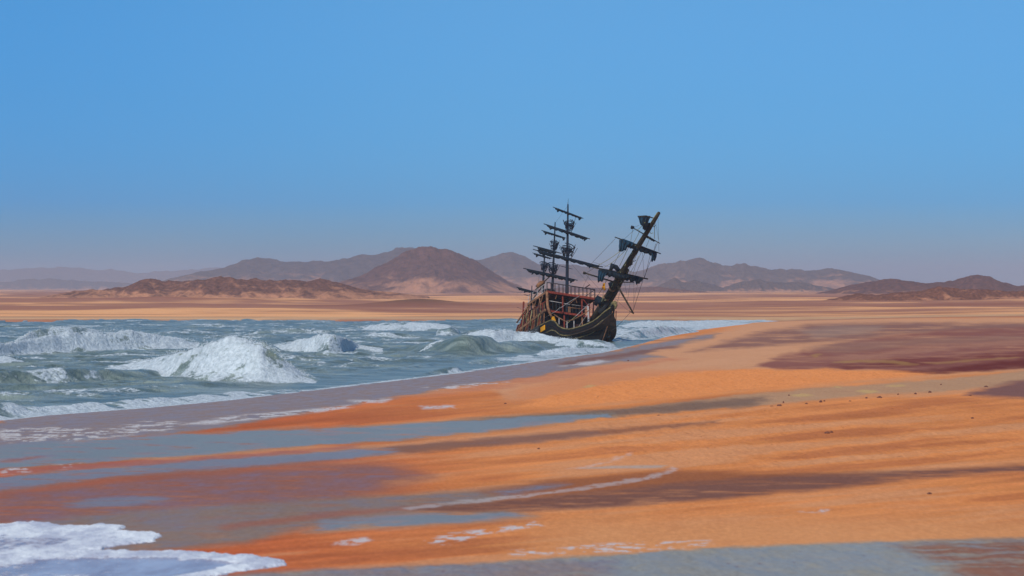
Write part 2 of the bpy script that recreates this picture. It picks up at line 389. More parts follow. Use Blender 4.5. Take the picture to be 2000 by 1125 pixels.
# the big breaker in the foreground
breaker([(100, 738, 742), (129, 734, 740), (210, 724, 734), (266, 711, 732), (315, 702, 737), (367, 688, 742), (420, 675, 745), (451, 667, 746), (483, 667, 747), (518, 676, 748), (546, 695, 747), (574, 720, 747), (602, 738, 746), (630, 748, 750)], 5.5, 4.5, .92, green=.5, rough=.26, back=.8, ew=.05)
breaker([(-120, 745, 765), (0, 728, 758), (120, 722, 752), (230, 725, 745), (330, 728, 742)], 3.5, 6, .12)
# breaker behind it at the left
breaker([(-500, 690, 712), (-200, 672, 708), (-60, 668, 706), (0, 676, 702), (60, 664, 697), (130, 654, 693), (200, 650, 690), (255, 646, 688), (300, 656, 686), (360, 664, 684), (420, 676, 684)], 6.0, 7.5, 1.12, rough=.25, green=.5, back=.9)
breaker([(-400, 700, 720), (-100, 696, 716), (0, 697, 712), (60, 706, 712)], 4.0, 5, 1.1, rough=.25)
breaker([(30, 652, 668), (90, 643, 664), (150, 639, 662), (200, 648, 660)], 7, 7, .9, back=.8)
breaker([(380, 672, 682), (440, 666, 690), (520, 672, 694), (560, 684, 696)], 4, 6, .5)
# middle wave
breaker([(520, 680, 684), (570, 669, 690), (620, 660, 694), (645, 656, 696), (675, 662, 694), (700, 676, 688), (760, 686, 690)], 5, 6, .95, green=.8, back=.5)
breaker([(480, 645, 655), (600, 643, 653), (700, 645, 653), (800, 648, 652)], 7, 7, .25, back=.2)
# dark swell before the ship, its foam behind
breaker([(780, 680, 688), (840, 670, 692), (890, 660, 694), (920, 656, 694), (960, 660, 692), (1010, 667, 690), (1080, 676, 688)], 6, 8, .08, back=.15)
breaker([(890, 658, 668), (930, 650, 672), (965, 645, 672), (1005, 648, 670), (1060, 655, 670), (1100, 662, 672), (1160, 670, 677)], 6, 5, 1.15, rough=.25, back=.8)
breaker([(700, 640, 648), (760, 632, 648), (830, 632, 648), (900, 640, 648)], 8, 8, .95, back=.8)
breaker([(850, 648, 656), (880, 641, 656), (900, 645, 655)], 6, 7, .7)
# foot of the ship and the water to its right
breaker([(1080, 668, 676), (1130, 664, 682), (1180, 664, 682), (1210, 670, 680)], 5, 4, .75, rough=.25, back=.7)
breaker([(1040, 690, 696), (1100, 680, 693), (1160, 677, 688), (1200, 676, 684)], 4, 4, 1.05, rough=.2, back=.4)
breaker([(1190, 660, 668), (1240, 646, 664), (1290, 638, 658), (1330, 638, 653), (1370, 643, 650)], 9, 8, .8, back=.8)
breaker([(1200, 634, 642), (1280, 629, 640), (1380, 628, 637), (1470, 629, 633)], 10, 10, 1.2, back=1)
# small dark wavelet by the beach
breaker([(800, 736, 738), (850, 722, 730), (880, 711, 728), (895, 710, 727), (905, 722, 727)], 2.2, 4.5, .0, back=0)
breaker([(600, 712, 718), (700, 700, 712), (780, 700, 708)], 4, 6, .2)
breaker([(640, 740, 742), (760, 722, 728), (860, 708, 714)], 3, 5, .15)
breaker([(100, 770, 776), (260, 757, 766), (420, 748, 760), (520, 748, 756)], 3, 4, .05)
for i, (a, b, c) in enumerate(((-300, 760, 35), (-100, 700, 50), (500, 705, 40), (700, 668, 50), (950, 705, 25), (560, 730, 30), (1000, 684, 26), (250, 690, 40), (750, 655, 50))):
    breaker([(a-c*1.6, b+2, b+6), (a, b-4, b+7), (a+c*1.6, b+2, b+6)], 3, 5, .3+.1*(i % 3), back=.3)
# shore break and its foam edge
ds = dsh
shb = np.exp(-((ds-2.0)/1.1)**2)*sstep(175, 120, YSg+8*lump2)
Zs += .55*shb*(1+.45*vnoise(XS/1.7+YSg/7, YSg/4.0, 140))*(YSg > 30)
gr = np.maximum(gr, .9*np.exp(-((ds-2.2)/.8)**2)*sstep(150, 128, YSg)*sstep(-.3, .3, lump2+.15))
edgef = sstep(3.6, 1.8, ds+1.2*lump2+.8*lump)*sstep(186, 150, YSg)
edgef = np.maximum(edgef, sstep(1.6, .5, ds+.8*lump)*sstep(420, 200, YSg))
fo = np.maximum(fo, edgef*np.clip(.95+.9*lump+.5*lump2, 0, 1))
e2 = sstep(7.5, 3.5, ds+1.5*lump2)*np.exp(-((YSg-248)/28.0)**2)
e3 = sstep(24, 10, dsh+5*lump2)*sstep(300, 360, YSg); fo = np.maximum(fo, e3*np.clip(.75+.7*lump+.4*lump2, 0, 1))
fo = np.maximum(fo, e2*np.clip(.7+.8*lump, 0, 1))
Zs += .10*edgef*lump
Zs += 0.02
# keep the sheet thin where it runs up the sand, hide it under the land
Tz = terrain_z(XS, YSg)
run = sstep(-1.2, 3.0, dsh)
Zs = np.where(dsh < 3, Tz+(Zs-Tz)*run-.12*(1-sstep(-.6, .2, dsh)), Zs)
Zs = np.where((Tz > .12) & (YSg > 440), np.minimum(Zs, Tz)-.35, Zs)
Zs = np.where(YSg < 40, Zs*0, Zs)
keep = (dsh > -4)
sea = grid_mesh('sea', XS, YSg, Zs, {'foam': fo, 'green': gr}, mask=keep)
sea['kind'] = 'structure'

def sea_material():
    k = NT('sea_water')
    fo_ = k.attr('foam').outputs['Fac']; g_ = k.attr('green').outputs['Fac']
    pos = k.coord((1, .55, 1)); st = k.coord((.35, .8, 1)); iso = k.coord((1, .6, 1.4))
    n1 = k.noise(pos, .9, 6, .62, .6); n2 = k.noise(pos, 4.0, 5, .65); n3 = k.noise(st, .5, 5, .6, 1.2)
    fine = k.noise(iso, 2.6, 7, .68, .4)
    # lacy foam: the attribute sets how much, the noise says where
    th = k.ramp(fo_, 0, 1, .76, .27)
    f = k.ramp(k.math('SUBTRACT', fine, th), -.05, .13)
    f = k.math('MULTIPLY', f, k.ramp(fo_, .02, .2), True)
    wc = k.mix(k.ramp(n3, .35, .68), lin(94, 110, 104), lin(146, 158, 148))
    wc = k.mix(g_, wc, lin(176, 176, 110))
    foc = k.mix(k.ramp(n2, .3, .7), (.44, .50, .52), (.68, .74, .76))
    c = k.mix(f, wc, foc)
    k.link(c, k.b.inputs['Base Color'])
    k.link(k.ramp(f, 0, 1, .28, .9), k.b.inputs['Roughness'])
    k.link(k.ramp(f, 0, 1, .24, .1), k.b.inputs['Specular IOR Level'])
    k.b.inputs['IOR'].default_value = 1.33
    b1 = k.bump(n1, .9, .35); b2 = k.bump(n2, .8, .10, b1); b3 = k.bump(fine, k.math('MULTIPLY', f, .3), .16, b2)
    k.link(b3, k.b.inputs['Normal'])
    return k.m
sea.data.materials.append(sea_material())

# droplets thrown off the breaking crests
sp4 = np.concatenate(SPRAY); okp = sp4[:, 2] > .1; sp4 = sp4[okp]
octv = np.array([(1, 0, 0), (-1, 0, 0), (0, 1, 0), (0, -1, 0), (0, 0, 1), (0, 0, -1)], float)
octf = np.array([(0, 2, 4), (2, 1, 4), (1, 3, 4), (3, 0, 4), (2, 0, 5), (1, 2, 5), (3, 1, 5), (0, 3, 5)])
pv_ = (sp4[:, None, :3]+octv[None]*sp4[:, None, 3:4]*np.array([1.4, 1, .8])).reshape(-1, 3)
pf_ = (octf[None]+6*np.arange(len(sp4))[:, None, None]).reshape(-1, 3)
me = bpy.data.meshes.new('sea_spray'); me.vertices.add(len(pv_)); me.vertices.foreach_set('co', pv_.astype(np.float32).ravel())
me.loops.add(pf_.size); me.loops.foreach_set('vertex_index', pf_.astype(np.int32).ravel()); me.polygons.add(len(pf_))
me.polygons.foreach_set('loop_start', np.arange(0, pf_.size, 3, dtype=np.int32)); me.polygons.foreach_set('loop_total', np.full(len(pf_), 3, dtype=np.int32)); me.update()
spo = bpy.data.objects.new('sea_spray', me); C.objects.link(spo); spo['kind'] = 'stuff'; spo['label'] = 'fine white spray flying off the breaking wave crests'; spo['category'] = 'spray'
k = NT('spray'); k.b.inputs['Base Color'].default_value = (.72, .77, .79, 1); k.b.inputs['Roughness'].default_value = .6
me.materials.append(k.m)

# ------------------------------------------------------------------ foam sheet that has run up the sand in the foreground
out1 = [(-200, 1040), (0, 1026), (40, 1022), (62, 1019), (100, 1023), (150, 1029), (205, 1024), (250, 1029), (245, 1035), (225, 1038), (298, 1040), (310, 1046), (298, 1053), (303, 1058), (240, 1066),
        (170, 1076), (250, 1077), (330, 1077), (420, 1081), (500, 1087), (556, 1096), (552, 1104), (500, 1112), (440, 1122), (380, 1134), (200, 1160), (-200, 1180)]
inn1 = [(-200, 1120), (20, 1104), (80, 1094), (200, 1091), (330, 1092), (420, 1097), (470, 1103), (430, 1113), (380, 1122), (200, 1150), (-200, 1170)]
uF = np.arange(-260, 580, 1.0); vF = np.arange(1190, 1008, -.5)
vF_c = vF
z0f = .55
YF = (H-z0f)*F/(vF-CY)
XF = (uF[None, :]-CX)/F*YF[:, None]; YFg = np.repeat(YF[:, None], len(uF), 1)
TZ = terrain_z(XF, YFg)
UF = CX+F*XF/YFg; VF = CY+F*(H-TZ)/YFg
m1 = poly_mask(UF, VF, out1, 2.2, 3, 3.0, 61); m2 = poly_mask(UF, VF, inn1, 4, 3, 3, 65)
lf_ = fbm(XF/.22, YFg/.5, 150, 4, .6)
mid = poly_mask(UF, VF, [(-200, 1060), (0, 1048), (90, 1050), (170, 1054), (110, 1070), (40, 1078), (-200, 1100)], 6, 3, 3, 66)
ZF = TZ-.03+m1*(.065+.03*(lf_+.3)*(1-m2)*(1-mid*.5))-.025*m2*m1
fF = m1*(1-.80*m2+.25*m2*sstep(.0, .4, fbm(XF/1.6, YFg/2.0, 155, 3)))*(1-.45*mid)
sheet = grid_mesh('sea_foam', XF, YFg, ZF, {'foam': fF}, mask=(m1 > .12))
sheet['label'] = 'white lacy sea foam washed up on wet sand'; sheet['category'] = 'foam'; sheet['kind'] = 'stuff'
k = NT('run_up_foam')
fa = k.attr('foam').outputs['Fac']
nn = k.noise(k.coord((1, .5, 1)), 5, 6, .65)
f = k.ramp(k.math('SUBTRACT', nn, k.ramp(fa, 0, 1, .70, .24)), -.06, .16)
n5 = k.noise(k.coord((1, .3, 1)), 1.6, 4, .6)
k.link(k.mix(f, k.mix(k.ramp(n5, .3, .7), lin(158, 134, 132), lin(196, 190, 196)), k.mix(k.ramp(n5, .35, .65), (.52, .54, .62), (.84, .86, .86))), k.b.inputs['Base Color'])
k.link(k.ramp(f, 0, 1, .2, .85), k.b.inputs['Roughness']); k.link(k.bump(nn, .35, .03), k.b.inputs['Normal'])
sheet.data.materials.append(k.m)

# ------------------------------------------------------------------ hills
def hill(name, prof, Y0, base_py, seed, rock, sand, sandiness=.5, depth=None, step=None, rg=.3):
    P = np.array(prof, float)
    dmax = (base_py-P[:, 1].min())/F*Y0
    depth = depth or dmax*4.5
    nx = 420; ny = 90
    u = np.linspace(P[0, 0], P[-1, 0], nx); t = np.linspace(-1, 1, ny)
    X = ((u-CX)/F*Y0)[None, :]+0*t[:, None]; Yy = Y0+t[:, None]*depth+0*X
    s = dmax*1.6
    wx = X+s*.45*fbm(X/s/1.4, Yy/s/1.4, seed+9, 3)*np.abs(t[:, None])
    uu = CX+F*wx/Y0
    top = H-(np.interp(uu, P[:, 0], P[:, 1])-CY)/F*Y0
    zb = H-(base_py-CY)/F*Y0
    hgt = np.maximum(top-zb, 0)
    sh = np.cos(np.clip(np.abs(t), 0, 1)*math.pi/2)[:, None]**1.35
    r = ridged(X/s*1.5+.3*Yy/s, Yy/s*.8, seed, 5)
    r2 = fbm(X/s*6, Yy/s*5, seed+5, 4)
    e = np.minimum(1, np.minimum(np.arange(nx), np.arange(nx)[::-1])/12.0)[None, :]
    Z = zb+e*hgt*sh*(1+rg*(r-.55)*(.30+np.abs(t[:, None])*1.6))+e*hgt*.07*r2*(sh > 0)-(1-sh)*dmax*.18-(1-e)*dmax*.15
    o = grid_mesh(name, X, Yy, Z); o['kind'] = 'structure'
    k = NT(name+'_rock')
    pos = k.coord((1, 1, 1))
    n1 = k.noise(pos, 1.1/s*2, 6, .65, .6); n2 = k.noise(pos, 9/s, 5, .65)
    ge = k.n.new('ShaderNodeNewGeometry'); sx = k.n.new('ShaderNodeSeparateXYZ'); k.link(ge.outputs['Position'], sx.inputs[0])
    hz = k.ramp(sx.outputs['Z'], zb-2, zb+dmax*.7, .22, -.12)
    fs = k.ramp(k.math('ADD', n1, hz), .60-sandiness*.2, .86-sandiness*.2)
    rc = k.mix(k.ramp(n2, .35, .68), tuple(x*.72 for x in rock), tuple(x*1.3 for x in rock))
    k.link(k.mix(k.math('MULTIPLY', fs, .9), rc, k.mix(k.ramp(n2, .3, .7), tuple(x*.82 for x in sand), sand)), k.b.inputs['Base Color'])
    k.b.inputs['Roughness'].default_value = .95; k.b.inputs['Specular IOR Level'].default_value = .05
    k.link(k.bump(n2, .7, s*.06), k.b.inputs['Normal'])
    o.data.materials.append(k.m)
    return o
rk = lin(92, 74, 68); rkr = lin(104, 68, 58); sd = lin(202, 140, 104)
hill('distant_hills', [(-1800, 545), (-1300, 530), (-900, 520), (-500, 532), (-250, 522), (-80, 530), (0, 528), (70, 524), (150, 521), (220, 526), (260, 533), (330, 530), (420, 522), (520, 530), (640, 545)], 12500, 566, 200, rk, sd, .2)
hill('distant_hills', [(-700, 560), (-300, 545), (-60, 552), (20, 550), (60, 543), (110, 545), (200, 549), (290, 555), (350, 562)], 8500, 568, 205, rk, sd, .35)
hill('mountain_range', [(290, 560), (350, 542), (400, 527), (450, 521), (480, 509), (500, 502), (525, 504), (550, 508), (600, 510), (650, 507), (700, 498), (740, 492), (780, 479), (800, 479), (830, 489), (870, 500), (920, 507), (945, 504), (975, 496), (1000, 493), (1025, 503), (1050, 517), (1075, 520), (1100, 516), (1150, 520), (1230, 530), (1300, 548)], 5600, 572, 210, rk, sd, .42)
hill('mountain', [(620, 566), (660, 553), (700, 540), (750, 516), (790, 496), (820, 486), (845, 483), (875, 487), (900, 495), (930, 512), (960, 530), (990, 548), (1030, 564)], 3300, 576, 220, rkr, sd, .25)
hill('low_hills', [(40, 590), (90, 578), (150, 568), (200, 565), (250, 559), (275, 549), (295, 544), (315, 549), (350, 549), (400, 546), (430, 541), (465, 543), (520, 547), (560, 548), (600, 549), (625, 545), (650, 550), (690, 560), (730, 568), (800, 574), (860, 582)], 1500, 591, 230, lin(116, 78, 64), sd, 1.05)
hill('mountain_range', [(1180, 556), (1230, 536), (1260, 526), (1290, 515), (1330, 509), (1352, 504), (1375, 506), (1390, 513), (1420, 519), (1440, 514), (1460, 519), (1500, 526), (1550, 525), (1600, 529), (1620, 525), (1650, 531), (1690, 537), (1720, 547), (1800, 560)], 5200, 572, 240, rk, sd, .5)
hill('low_hills', [(1270, 566), (1290, 556), (1318, 543), (1335, 551), (1355, 546), (1385, 553), (1420, 564)], 3800, 574, 245, rk, sd, .2)
hill('low_hills', [(1400, 566), (1440, 552), (1480, 546), (1520, 552), (1560, 550), (1640, 566)], 3900, 574, 247, rk, sd, .6)
hill('hills', [(1540, 582), (1590, 574), (1630, 566), (1660, 557), (1700, 550), (1738, 543), (1770, 548), (1800, 551), (1840, 552), (1870, 546), (1890, 540), (1908, 536), (1930, 541), (1960, 551), (1985, 559), (2050, 556), (2150, 545), (2300, 552), (2600, 562), (3000, 575)], 2400, 582, 250, rkr, sd, .25)
hill('low_hills', [(1480, 606), (1580, 592), (1640, 580), (1675, 573), (1710, 576), (1740, 573), (1800, 568), (1830, 561), (1860, 563), (1900, 565), (1960, 568), (2050, 570), (2200, 560), (2400, 572), (2700, 590)], 1050, 600, 260, lin(122, 80, 64), sd, .9)
hill('low_hills', [(1000, 572), (1060, 564), (1120, 560), (1200, 563), (1280, 560), (1400, 572)], 3000, 577, 265, rkr, sd, .9)

# ------------------------------------------------------------------ stones on the sand
def rock_mat():
    k = NT('stone'); n = k.noise(k.coord(), 9, 5, .6)
    k.link(k.mix(n, lin(70, 38, 30), lin(130, 78, 58)), k.b.inputs['Base Color']); k.b.inputs['Roughness'].default_value = .85
    return k.m
RM = rock_mat()
def stone(px, py, w, h, label, group=None, name='stone'):
    z = 1.0
    for _ in range(6):
        x, y = G(px, py, z); z = float(terrain_z(np.array([[x]]), np.array([[y]]))[0, 0])
    import bmesh
    bm = bmesh.new(); bmesh.ops.create_icosphere(bm, subdivisions=3, radius=1)
    s = .82*y/F; rr = random.Random(int(px*7+py))
    off = [rr.uniform(0, 50) for _ in range(3)]
    from mathutils import noise as mn
    for v in bm.verts:
        q = v.co.copy()
        v.co *= 1+.35*mn.noise(q*1.3+Vector(off))+.12*mn.noise(q*3.5+Vector(off))
        v.co.x *= w*s*.5; v.co.y *= w*s*.5; v.co.z *= h*s*.7
    me = bpy.data.meshes.new(name); bm.to_mesh(me); bm.free()
    for p in me.polygons: p.use_smooth = rr.random() < .5
    me.materials.append(RM)
    o = bpy.data.objects.new(name, me); C.objects.link(o); o.location = (x, y, z+.1*h*s)
    o.rotation_euler.z = rr.uniform(0, 6)
    o['label'] = label; o['category'] = 'stone'
    if group: o['group'] = group
stone(1616, 847, 13, 7, 'largest dark reddish stone alone on the bright orange sand')
stone(1624, 845, 8, 5, 'pinkish stone touching the right side of the largest lone stone')
stone(1815, 965, 12, 5, 'flat brown stone on the orange sand below the dark brown band')
stone(1052, 877, 6, 4, 'small dark stone on orange sand below the end of the blue pool')
stone(1899, 818, 7, 5, 'brown stone high on the right side of the clumpy orange sand')
stone(1286, 812, 8, 3, 'flat dark stone on the edge of the taupe strip beyond the blue pool')
stone(1168, 776, 5, 4, 'tiny dark stone below the pale yellow crust on orange sand')
stone(1227, 705, 5, 3, 'tiny dark stone on the pale sand nearest the ship')
stone(987, 789, 6, 4, 'tiny dark stone on orange sand between the foam patch and the yellow crust')
for x, y, w, h in ((1508, 795, 10, 4), (1522, 793, 12, 5), (1530, 787, 4, 6), (1603, 786, 9, 6), (1610, 784, 5, 4), (1575, 789, 7, 4), (1692, 778, 6, 4), (1718, 777, 12, 5), (1754, 771, 4, 4),
                   (1788, 770, 6, 5), (1816, 767, 8, 5), (1838, 752, 4, 4), (1926, 756, 9, 4), (1541, 773, 4, 4), (1895, 773, 7, 3), (1660, 784, 6, 3)):
    stone(x, y, w, h, 'small dark stone in the row lining the edge of the taupe sand strip', 'small dark stones along the taupe strip')

# ------------------------------------------------------------------ the stranded sailing ship
PITCH, YAW = R(18.9), R(24.84)
KS, OX, OY = 17.1, 1115.0, 633.0
Y0 = F/KS
sy, cy_, sp_, cp_ = math.sin(YAW), math.cos(YAW), math.sin(PITCH), math.cos(PITCH)
EX = (cy_, -sy*sp_); EF = (sy, cy_*sp_); EU = (0.0, cp_)
ship = bpy.data.objects.new('sailing_ship', None); C.objects.link(ship)
vs = Vector((cy_, sy*cp_, -sy*sp_)); vf = Vector((sy, -cy_*cp_, cy_*sp_)); vu = Vector((0, sp_, cp_))
M = Matrix((-vs, vf, vu)).transposed().to_4x4()
M.translation = Vector(((OX-CX)/KS, Y0, H-(OY-CY)/KS))
ship.matrix_world = M
ship['label'] = 'dark wooden three masted sailing ship stranded in the surf, bow raised towards the beach'
ship['category'] = 'sailing ship'

O3 = M.translation.copy()
def SU(px, py, f):                        # the point of the ship plane at length f that lies on the line of sight of a survey point
    kx = (px-CX)/F; kz = -(py-CY)/F; P = O3+vf*f
    A = np.array([[vs.x-kx*vs.y, vu.x-kx*vu.y], [vs.z-kz*vs.y, vu.z-kz*vu.y]]); b = np.array([kx*P.y-P.x, kz*P.y-(P.z-H)])
    s, u = np.linalg.solve(A, b); return (float(s), f, float(u))
def FU(px, py, s=0.0):
    kx = (px-CX)/F; kz = -(py-CY)/F; P = O3+vs*s
    A = np.array([[vf.x-kx*vf.y, vu.x-kx*vu.y], [vf.z-kz*vf.y, vu.z-kz*vu.y]]); b = np.array([kx*P.y-P.x, kz*P.y-(P.z-H)])
    f, u = np.linalg.solve(A, b); return (s, float(f), float(u))

def wood(name, c, var=.35, rough=.75, scale=3.0, streak=(1, .2, 1), spec=.25):
    k = NT(name); n = k.noise(k.coord(streak), scale, 5, .6); n2 = k.noise(k.coord(), .7, 3, .5)
    cc = k.mix(k.ramp(n, .3, .7), tuple(x*(1-var) for x in c), tuple(min(1, x*(1+var)) for x in c))
    cc = k.mix(k.math('MULTIPLY', k.ramp(n2, .45, .7), .45), cc, k.mix(1, cc, (.55, .58, .55), 'MULTIPLY'))
    k.link(cc, k.b.inputs['Base Color']); k.b.inputs['Roughness'].default_value = rough
    k.b.inputs['Specular IOR Level'].default_value = spec
    k.link(k.bump(n, .6, .03), k.b.inputs['Normal']); return k.m
MH = wood('tarred_hull', lin(22, 22, 22)); MT = wood('faded_trim', lin(116, 102, 66), var=.6, scale=6); MR = wood('red_timber', lin(126, 52, 38), var=.5)
MRD = wood('dark_red_timber', lin(48, 22, 20)); MTN = wood('tan_timber', lin(136, 94, 66), var=.5); MD = wood('dark_opening', lin(22, 22, 30), rough=.4)
MN = wood('dark_blue_spar', lin(18, 30, 46)); MS = wood('navy_canvas', lin(14, 28, 38), streak=(1, 1, 1), scale=5); MST = wood('teal_canvas', lin(20, 52, 70), streak=(1, 1, 1), scale=3)
MB_ = wood('weathered_spar', lin(50, 42, 28), scale=5, var=.7); MG = wood('yellow_paint', lin(214, 146, 20), var=.2); MRO = wood('old_rope', lin(150, 146, 104), streak=(1, 1, 1), scale=12)
MRW = wood('pale_rope', lin(176, 168, 164), streak=(1, 1, 1), scale=12); MRDk = wood('tarred_rope', lin(60, 54, 56)); MDK = wood('deck_planks', lin(60, 46, 38))
MIR = wood('rusty_iron', lin(48, 50, 52))

class MB:
    def __init__(s): s.v = []; s.f = []
    @staticmethod
    def L(p): return Vector((-p[0], p[1], p[2]))
    def tube(s, pts, r, n=8, jit=0.0, seed=0, flat=1.0):
        pts = [s.L(p) for p in pts]; rr = random.Random(seed)
        rs = r if isinstance(r, (list, tuple)) else [r]*len(pts)
        base = len(s.v); N = len(pts)
        up = None
        for i, p in enumerate(pts):
            d = (pts[min(i+1, N-1)]-pts[max(i-1, 0)]).normalized()
            if up is None:
                up = d.orthogonal().normalized()
                z = Vector((0, 0, 1))
                if abs(d.dot(z)) < .95: up = (z-d*d.dot(z)).normalized()
            up = (up-d*up.dot(d)).normalized(); w = d.cross(up)
            for k in range(n):
                a = 2*math.pi*k/n; q = rs[i]*(1+jit*rr.uniform(-1, 1))
                s.v.append(p+up*math.cos(a)*q*flat+w*math.sin(a)*q)
        for i in range(N-1):
            for k in range(n):
                a = base+i*n+k; b = base+i*n+(k+1) % n
                s.f.append((a, b, b+n, a+n))
        s.f.append(tuple(base+k for k in range(n))[::-1]); s.f.append(tuple(base+(N-1)*n+k for k in range(n)))
        return s
    def beam(s, a, b, w, h):
        a = s.L(a); b = s.L(b); d = (b-a).normalized(); z = Vector((0, 0, 1))
        if abs(d.z) > .9: z = Vector((0, 1, 0))
        x = d.cross(z).normalized(); z = x.cross(d)
        base = len(s.v)
        for p in (a, b):
            for i, j in ((-1, -1), (1, -1), (1, 1), (-1, 1)): s.v.append(p+x*i*w/2+z*j*h/2)
        for q in ((0, 3, 2, 1), (4, 5, 6, 7), (0, 1, 5, 4), (1, 2, 6, 5), (2, 3, 7, 6), (3, 0, 4, 7)): s.f.append(tuple(base+i for i in q))
        return s
    def box(s, s0, s1, f0, f1, u0, u1):
        return s.beam(((s0+s1)/2, f0, (u0+u1)/2), ((s0+s1)/2, f1, (u0+u1)/2), abs(s1-s0), abs(u1-u0))
    def grid(s, rows):
        base = len(s.v); n = len(rows[0])
        for r in rows:
            for p in r: s.v.append(s.L(p))
        for i in range(len(rows)-1):
            for j in range(n-1):
                a = base+i*n+j; s.f.append((a, a+1, a+n+1, a+n))
        return s
    def build(s, name, mat, parent, smooth=False, solid=0.0, bevel=0.0):
        me = bpy.data.meshes.new(name); me.from_pydata(s.v, [], s.f)
        import bmesh
        bm = bmesh.new(); bm.from_mesh(me); bmesh.ops.recalc_face_normals(bm, faces=bm.faces); bm.to_mesh(me); bm.free()
        for p in me.polygons: p.use_smooth = smooth
        me.materials.append(mat); o = bpy.data.objects.new(name, me); C.objects.link(o); o.parent = parent
        if solid:
            m = o.modifiers.new('thick', 'SOLIDIFY'); m.thickness = solid; m.offset = 0
        if bevel:
            m = o.modifiers.new('edge', 'BEVEL'); m.width = bevel; m.segments = 1
        return o

# hull lines ------------------------------------------------------
FS = 10.6
def half(f):
    if f <= 0: return 3.05-.35*min(1, (f/-9.0)**2)
    return 3.05*max(0.0, 1-(f/FS)**2.4)**.75
gpx = [(1077, 625), (1081, 627), (1084.4, 628), (1092, 637), (1102, 640.6), (1115, 641), (1128, 637.7), (1143, 632.8), (1157.8, 627), (1167.5, 622), (1177, 614.7), (1187, 604), (1193, 599)]
gf, gu = [-14, -8, -4], [.6, .5, .15]
for px, py in gpx:
    lo2, hi2 = 0.0, FS
    for _ in range(50):
        m = (lo2+hi2)/2; q = FU(px, py, -half(m))
        if q[1] > m: lo2 = m
        else: hi2 = m
    q = FU(px, py, -half(lo2))
    if lo2 > gf[-1]+.05: gf.append(lo2); gu.append(q[2])
stem_head = FU(1195, 599)
gf.append(FS); gu.append(stem_head[2])
def gun(f): return float(np.interp(f, gf, gu))
KEEL = -5.2
def hullpt(f, t, side, off=0.0):
    """t = 0 at the gunwale, 1 at the keel; the stem rakes aft as it goes down"""
    g = gun(f); u = g+(KEEL-g)*t
    fs = FS-max(0, stem_head[2]-u)*.98            # stem line at this height
    k = max(0.0, min(1, (f+3)/(FS+3)))
    ff = f-(FS-fs)*k**2.2
    sec = (1-t**2.6)**.6
    b = half(f)*(sec*(1-.25*k*t))+off
    return (side*b, ff, u)
fr = list(np.linspace(-12, 4, 22))+list(np.linspace(4.4, FS, 26))
mb = MB()
ts = [0, .04, .09, .15, .22, .3, .4, .5, .62, .74, .85, .93, .98, 1]
rows = []
for f in fr:
    rows.append([hullpt(f, t, -1) for t in ts]+[hullpt(f, t, 1) for t in ts[::-1]])
mb.grid(rows); n0 = len(mb.v)
mb.f.append(tuple(range(2*len(ts))))
hull = mb.build('hull', MH, ship, solid=.12)
def strip(name, t, f0, f1, side, r, mat, parent, off=.05, n=40):
    pts = [hullpt(f, t if isinstance(t, float) else t(f), side, off) for f in np.linspace(f0, f1, n)]
    return MB().tube(pts, r, 6).build(name, mat, parent, True)
for sd_ in (-1, 1):
    strip('gunwale', 0.0, -8, FS, sd_, .085, MT, hull, .02)
    strip('wale', .24, -.3, FS-.05, sd_, .065, MT, hull)
    strip('wale', .40, 5.5, FS-.3, sd_, .05, MT, hull)
    strip('wale', .13, -8, FS, sd_, .045, MRD, hull)
    # plank seams under the lowest wale
    for t in (.33, .47, .56): strip('plank_seam', t, -8, FS-.4, sd_, .03, MIR, hull, .0, 24)
# stem (cutwater)
stp = [(0, FS+.05-max(0, stem_head[2]-u)*.98, u) for u in np.linspace(stem_head[2]+.15, KEEL, 14)]
mb = MB()
for i in range(len(stp)-1):
    mb.beam(stp[i], stp[i+1], .42, .75)
mb.build('stem', MH, ship)
mb = MB(); mb.tube([(0, p[1]+.42, p[2]-.05) for p in stp[2:]], .07, 6); mb.build('stem_edge', MTN, ship, True)
mb = MB(); mb.tube([(0, FS-.7, stem_head[2]-.1), (0, FS+.1, stem_head[2]+.25), (0, FS+.5, stem_head[2]+.2), (0, FS+.75, stem_head[2]-.15), (0, FS+.55, stem_head[2]-.5)], [.22, .3, .28, .2, .1], 8); mb.build('figurehead_scroll', MT, ship, True)
# decks
rows = [[(s*half(f)*.96, f, gun(f)-.75 if f > 1 else -.95-.0*f) for s in (-1, -.5, 0, .5, 1)] for f in np.linspace(-12, 10.6, 40)]
MB().grid(rows).build('main_deck', MDK, ship, solid=.1)
# stern frame
# deckhouse --------------------------------------------------------
W2 = 3.05; RU = 3.42; MU = 1.35
house = bpy.data.objects.new('deck_house', None); C.objects.link(house); house.parent = ship
MB().box(-W2, W2, -5.0, .05, RU, RU+.07).build('roof', MR, house)
MB().box(-W2-.04, W2+.04, .052, .15, RU-.12, RU+.16).build('roof_beam', MR, house, bevel=.02)
for sd_ in (-1, 1): MB().beam((sd_*(W2+.06), .14, RU), (sd_*(W2+.06), -5.0, RU), .10, .26).build('roof_beam', MTN if sd_ < 0 else MR, house, bevel=.02)
mb = MB()
for f in np.arange(-4.6, -.3, .6): mb.beam((-W2+.05, f, RU-.08), (W2-.05, f, RU-.08), .1, .14)
mb.build('roof_joists', MRD, house)
MB().box(-W2+.2, W2, -7.6, -.35, MU-.06, MU).build('middle_deck', MRD, house)
MB().box(-W2+.25, W2, -.348, -.22, MU-.16, MU+.08).build('middle_beam', MR, house, bevel=.02)
MB().box(-W2+.1, W2-.1, -2.42, -2.3, MU+.003, RU-.16).build('cabin_wall', MRD, house)
MB().box(-W2+.1, W2-.1, -1.9, -1.78, -.95, MU-.07).build('cabin_wall', MRD, house)
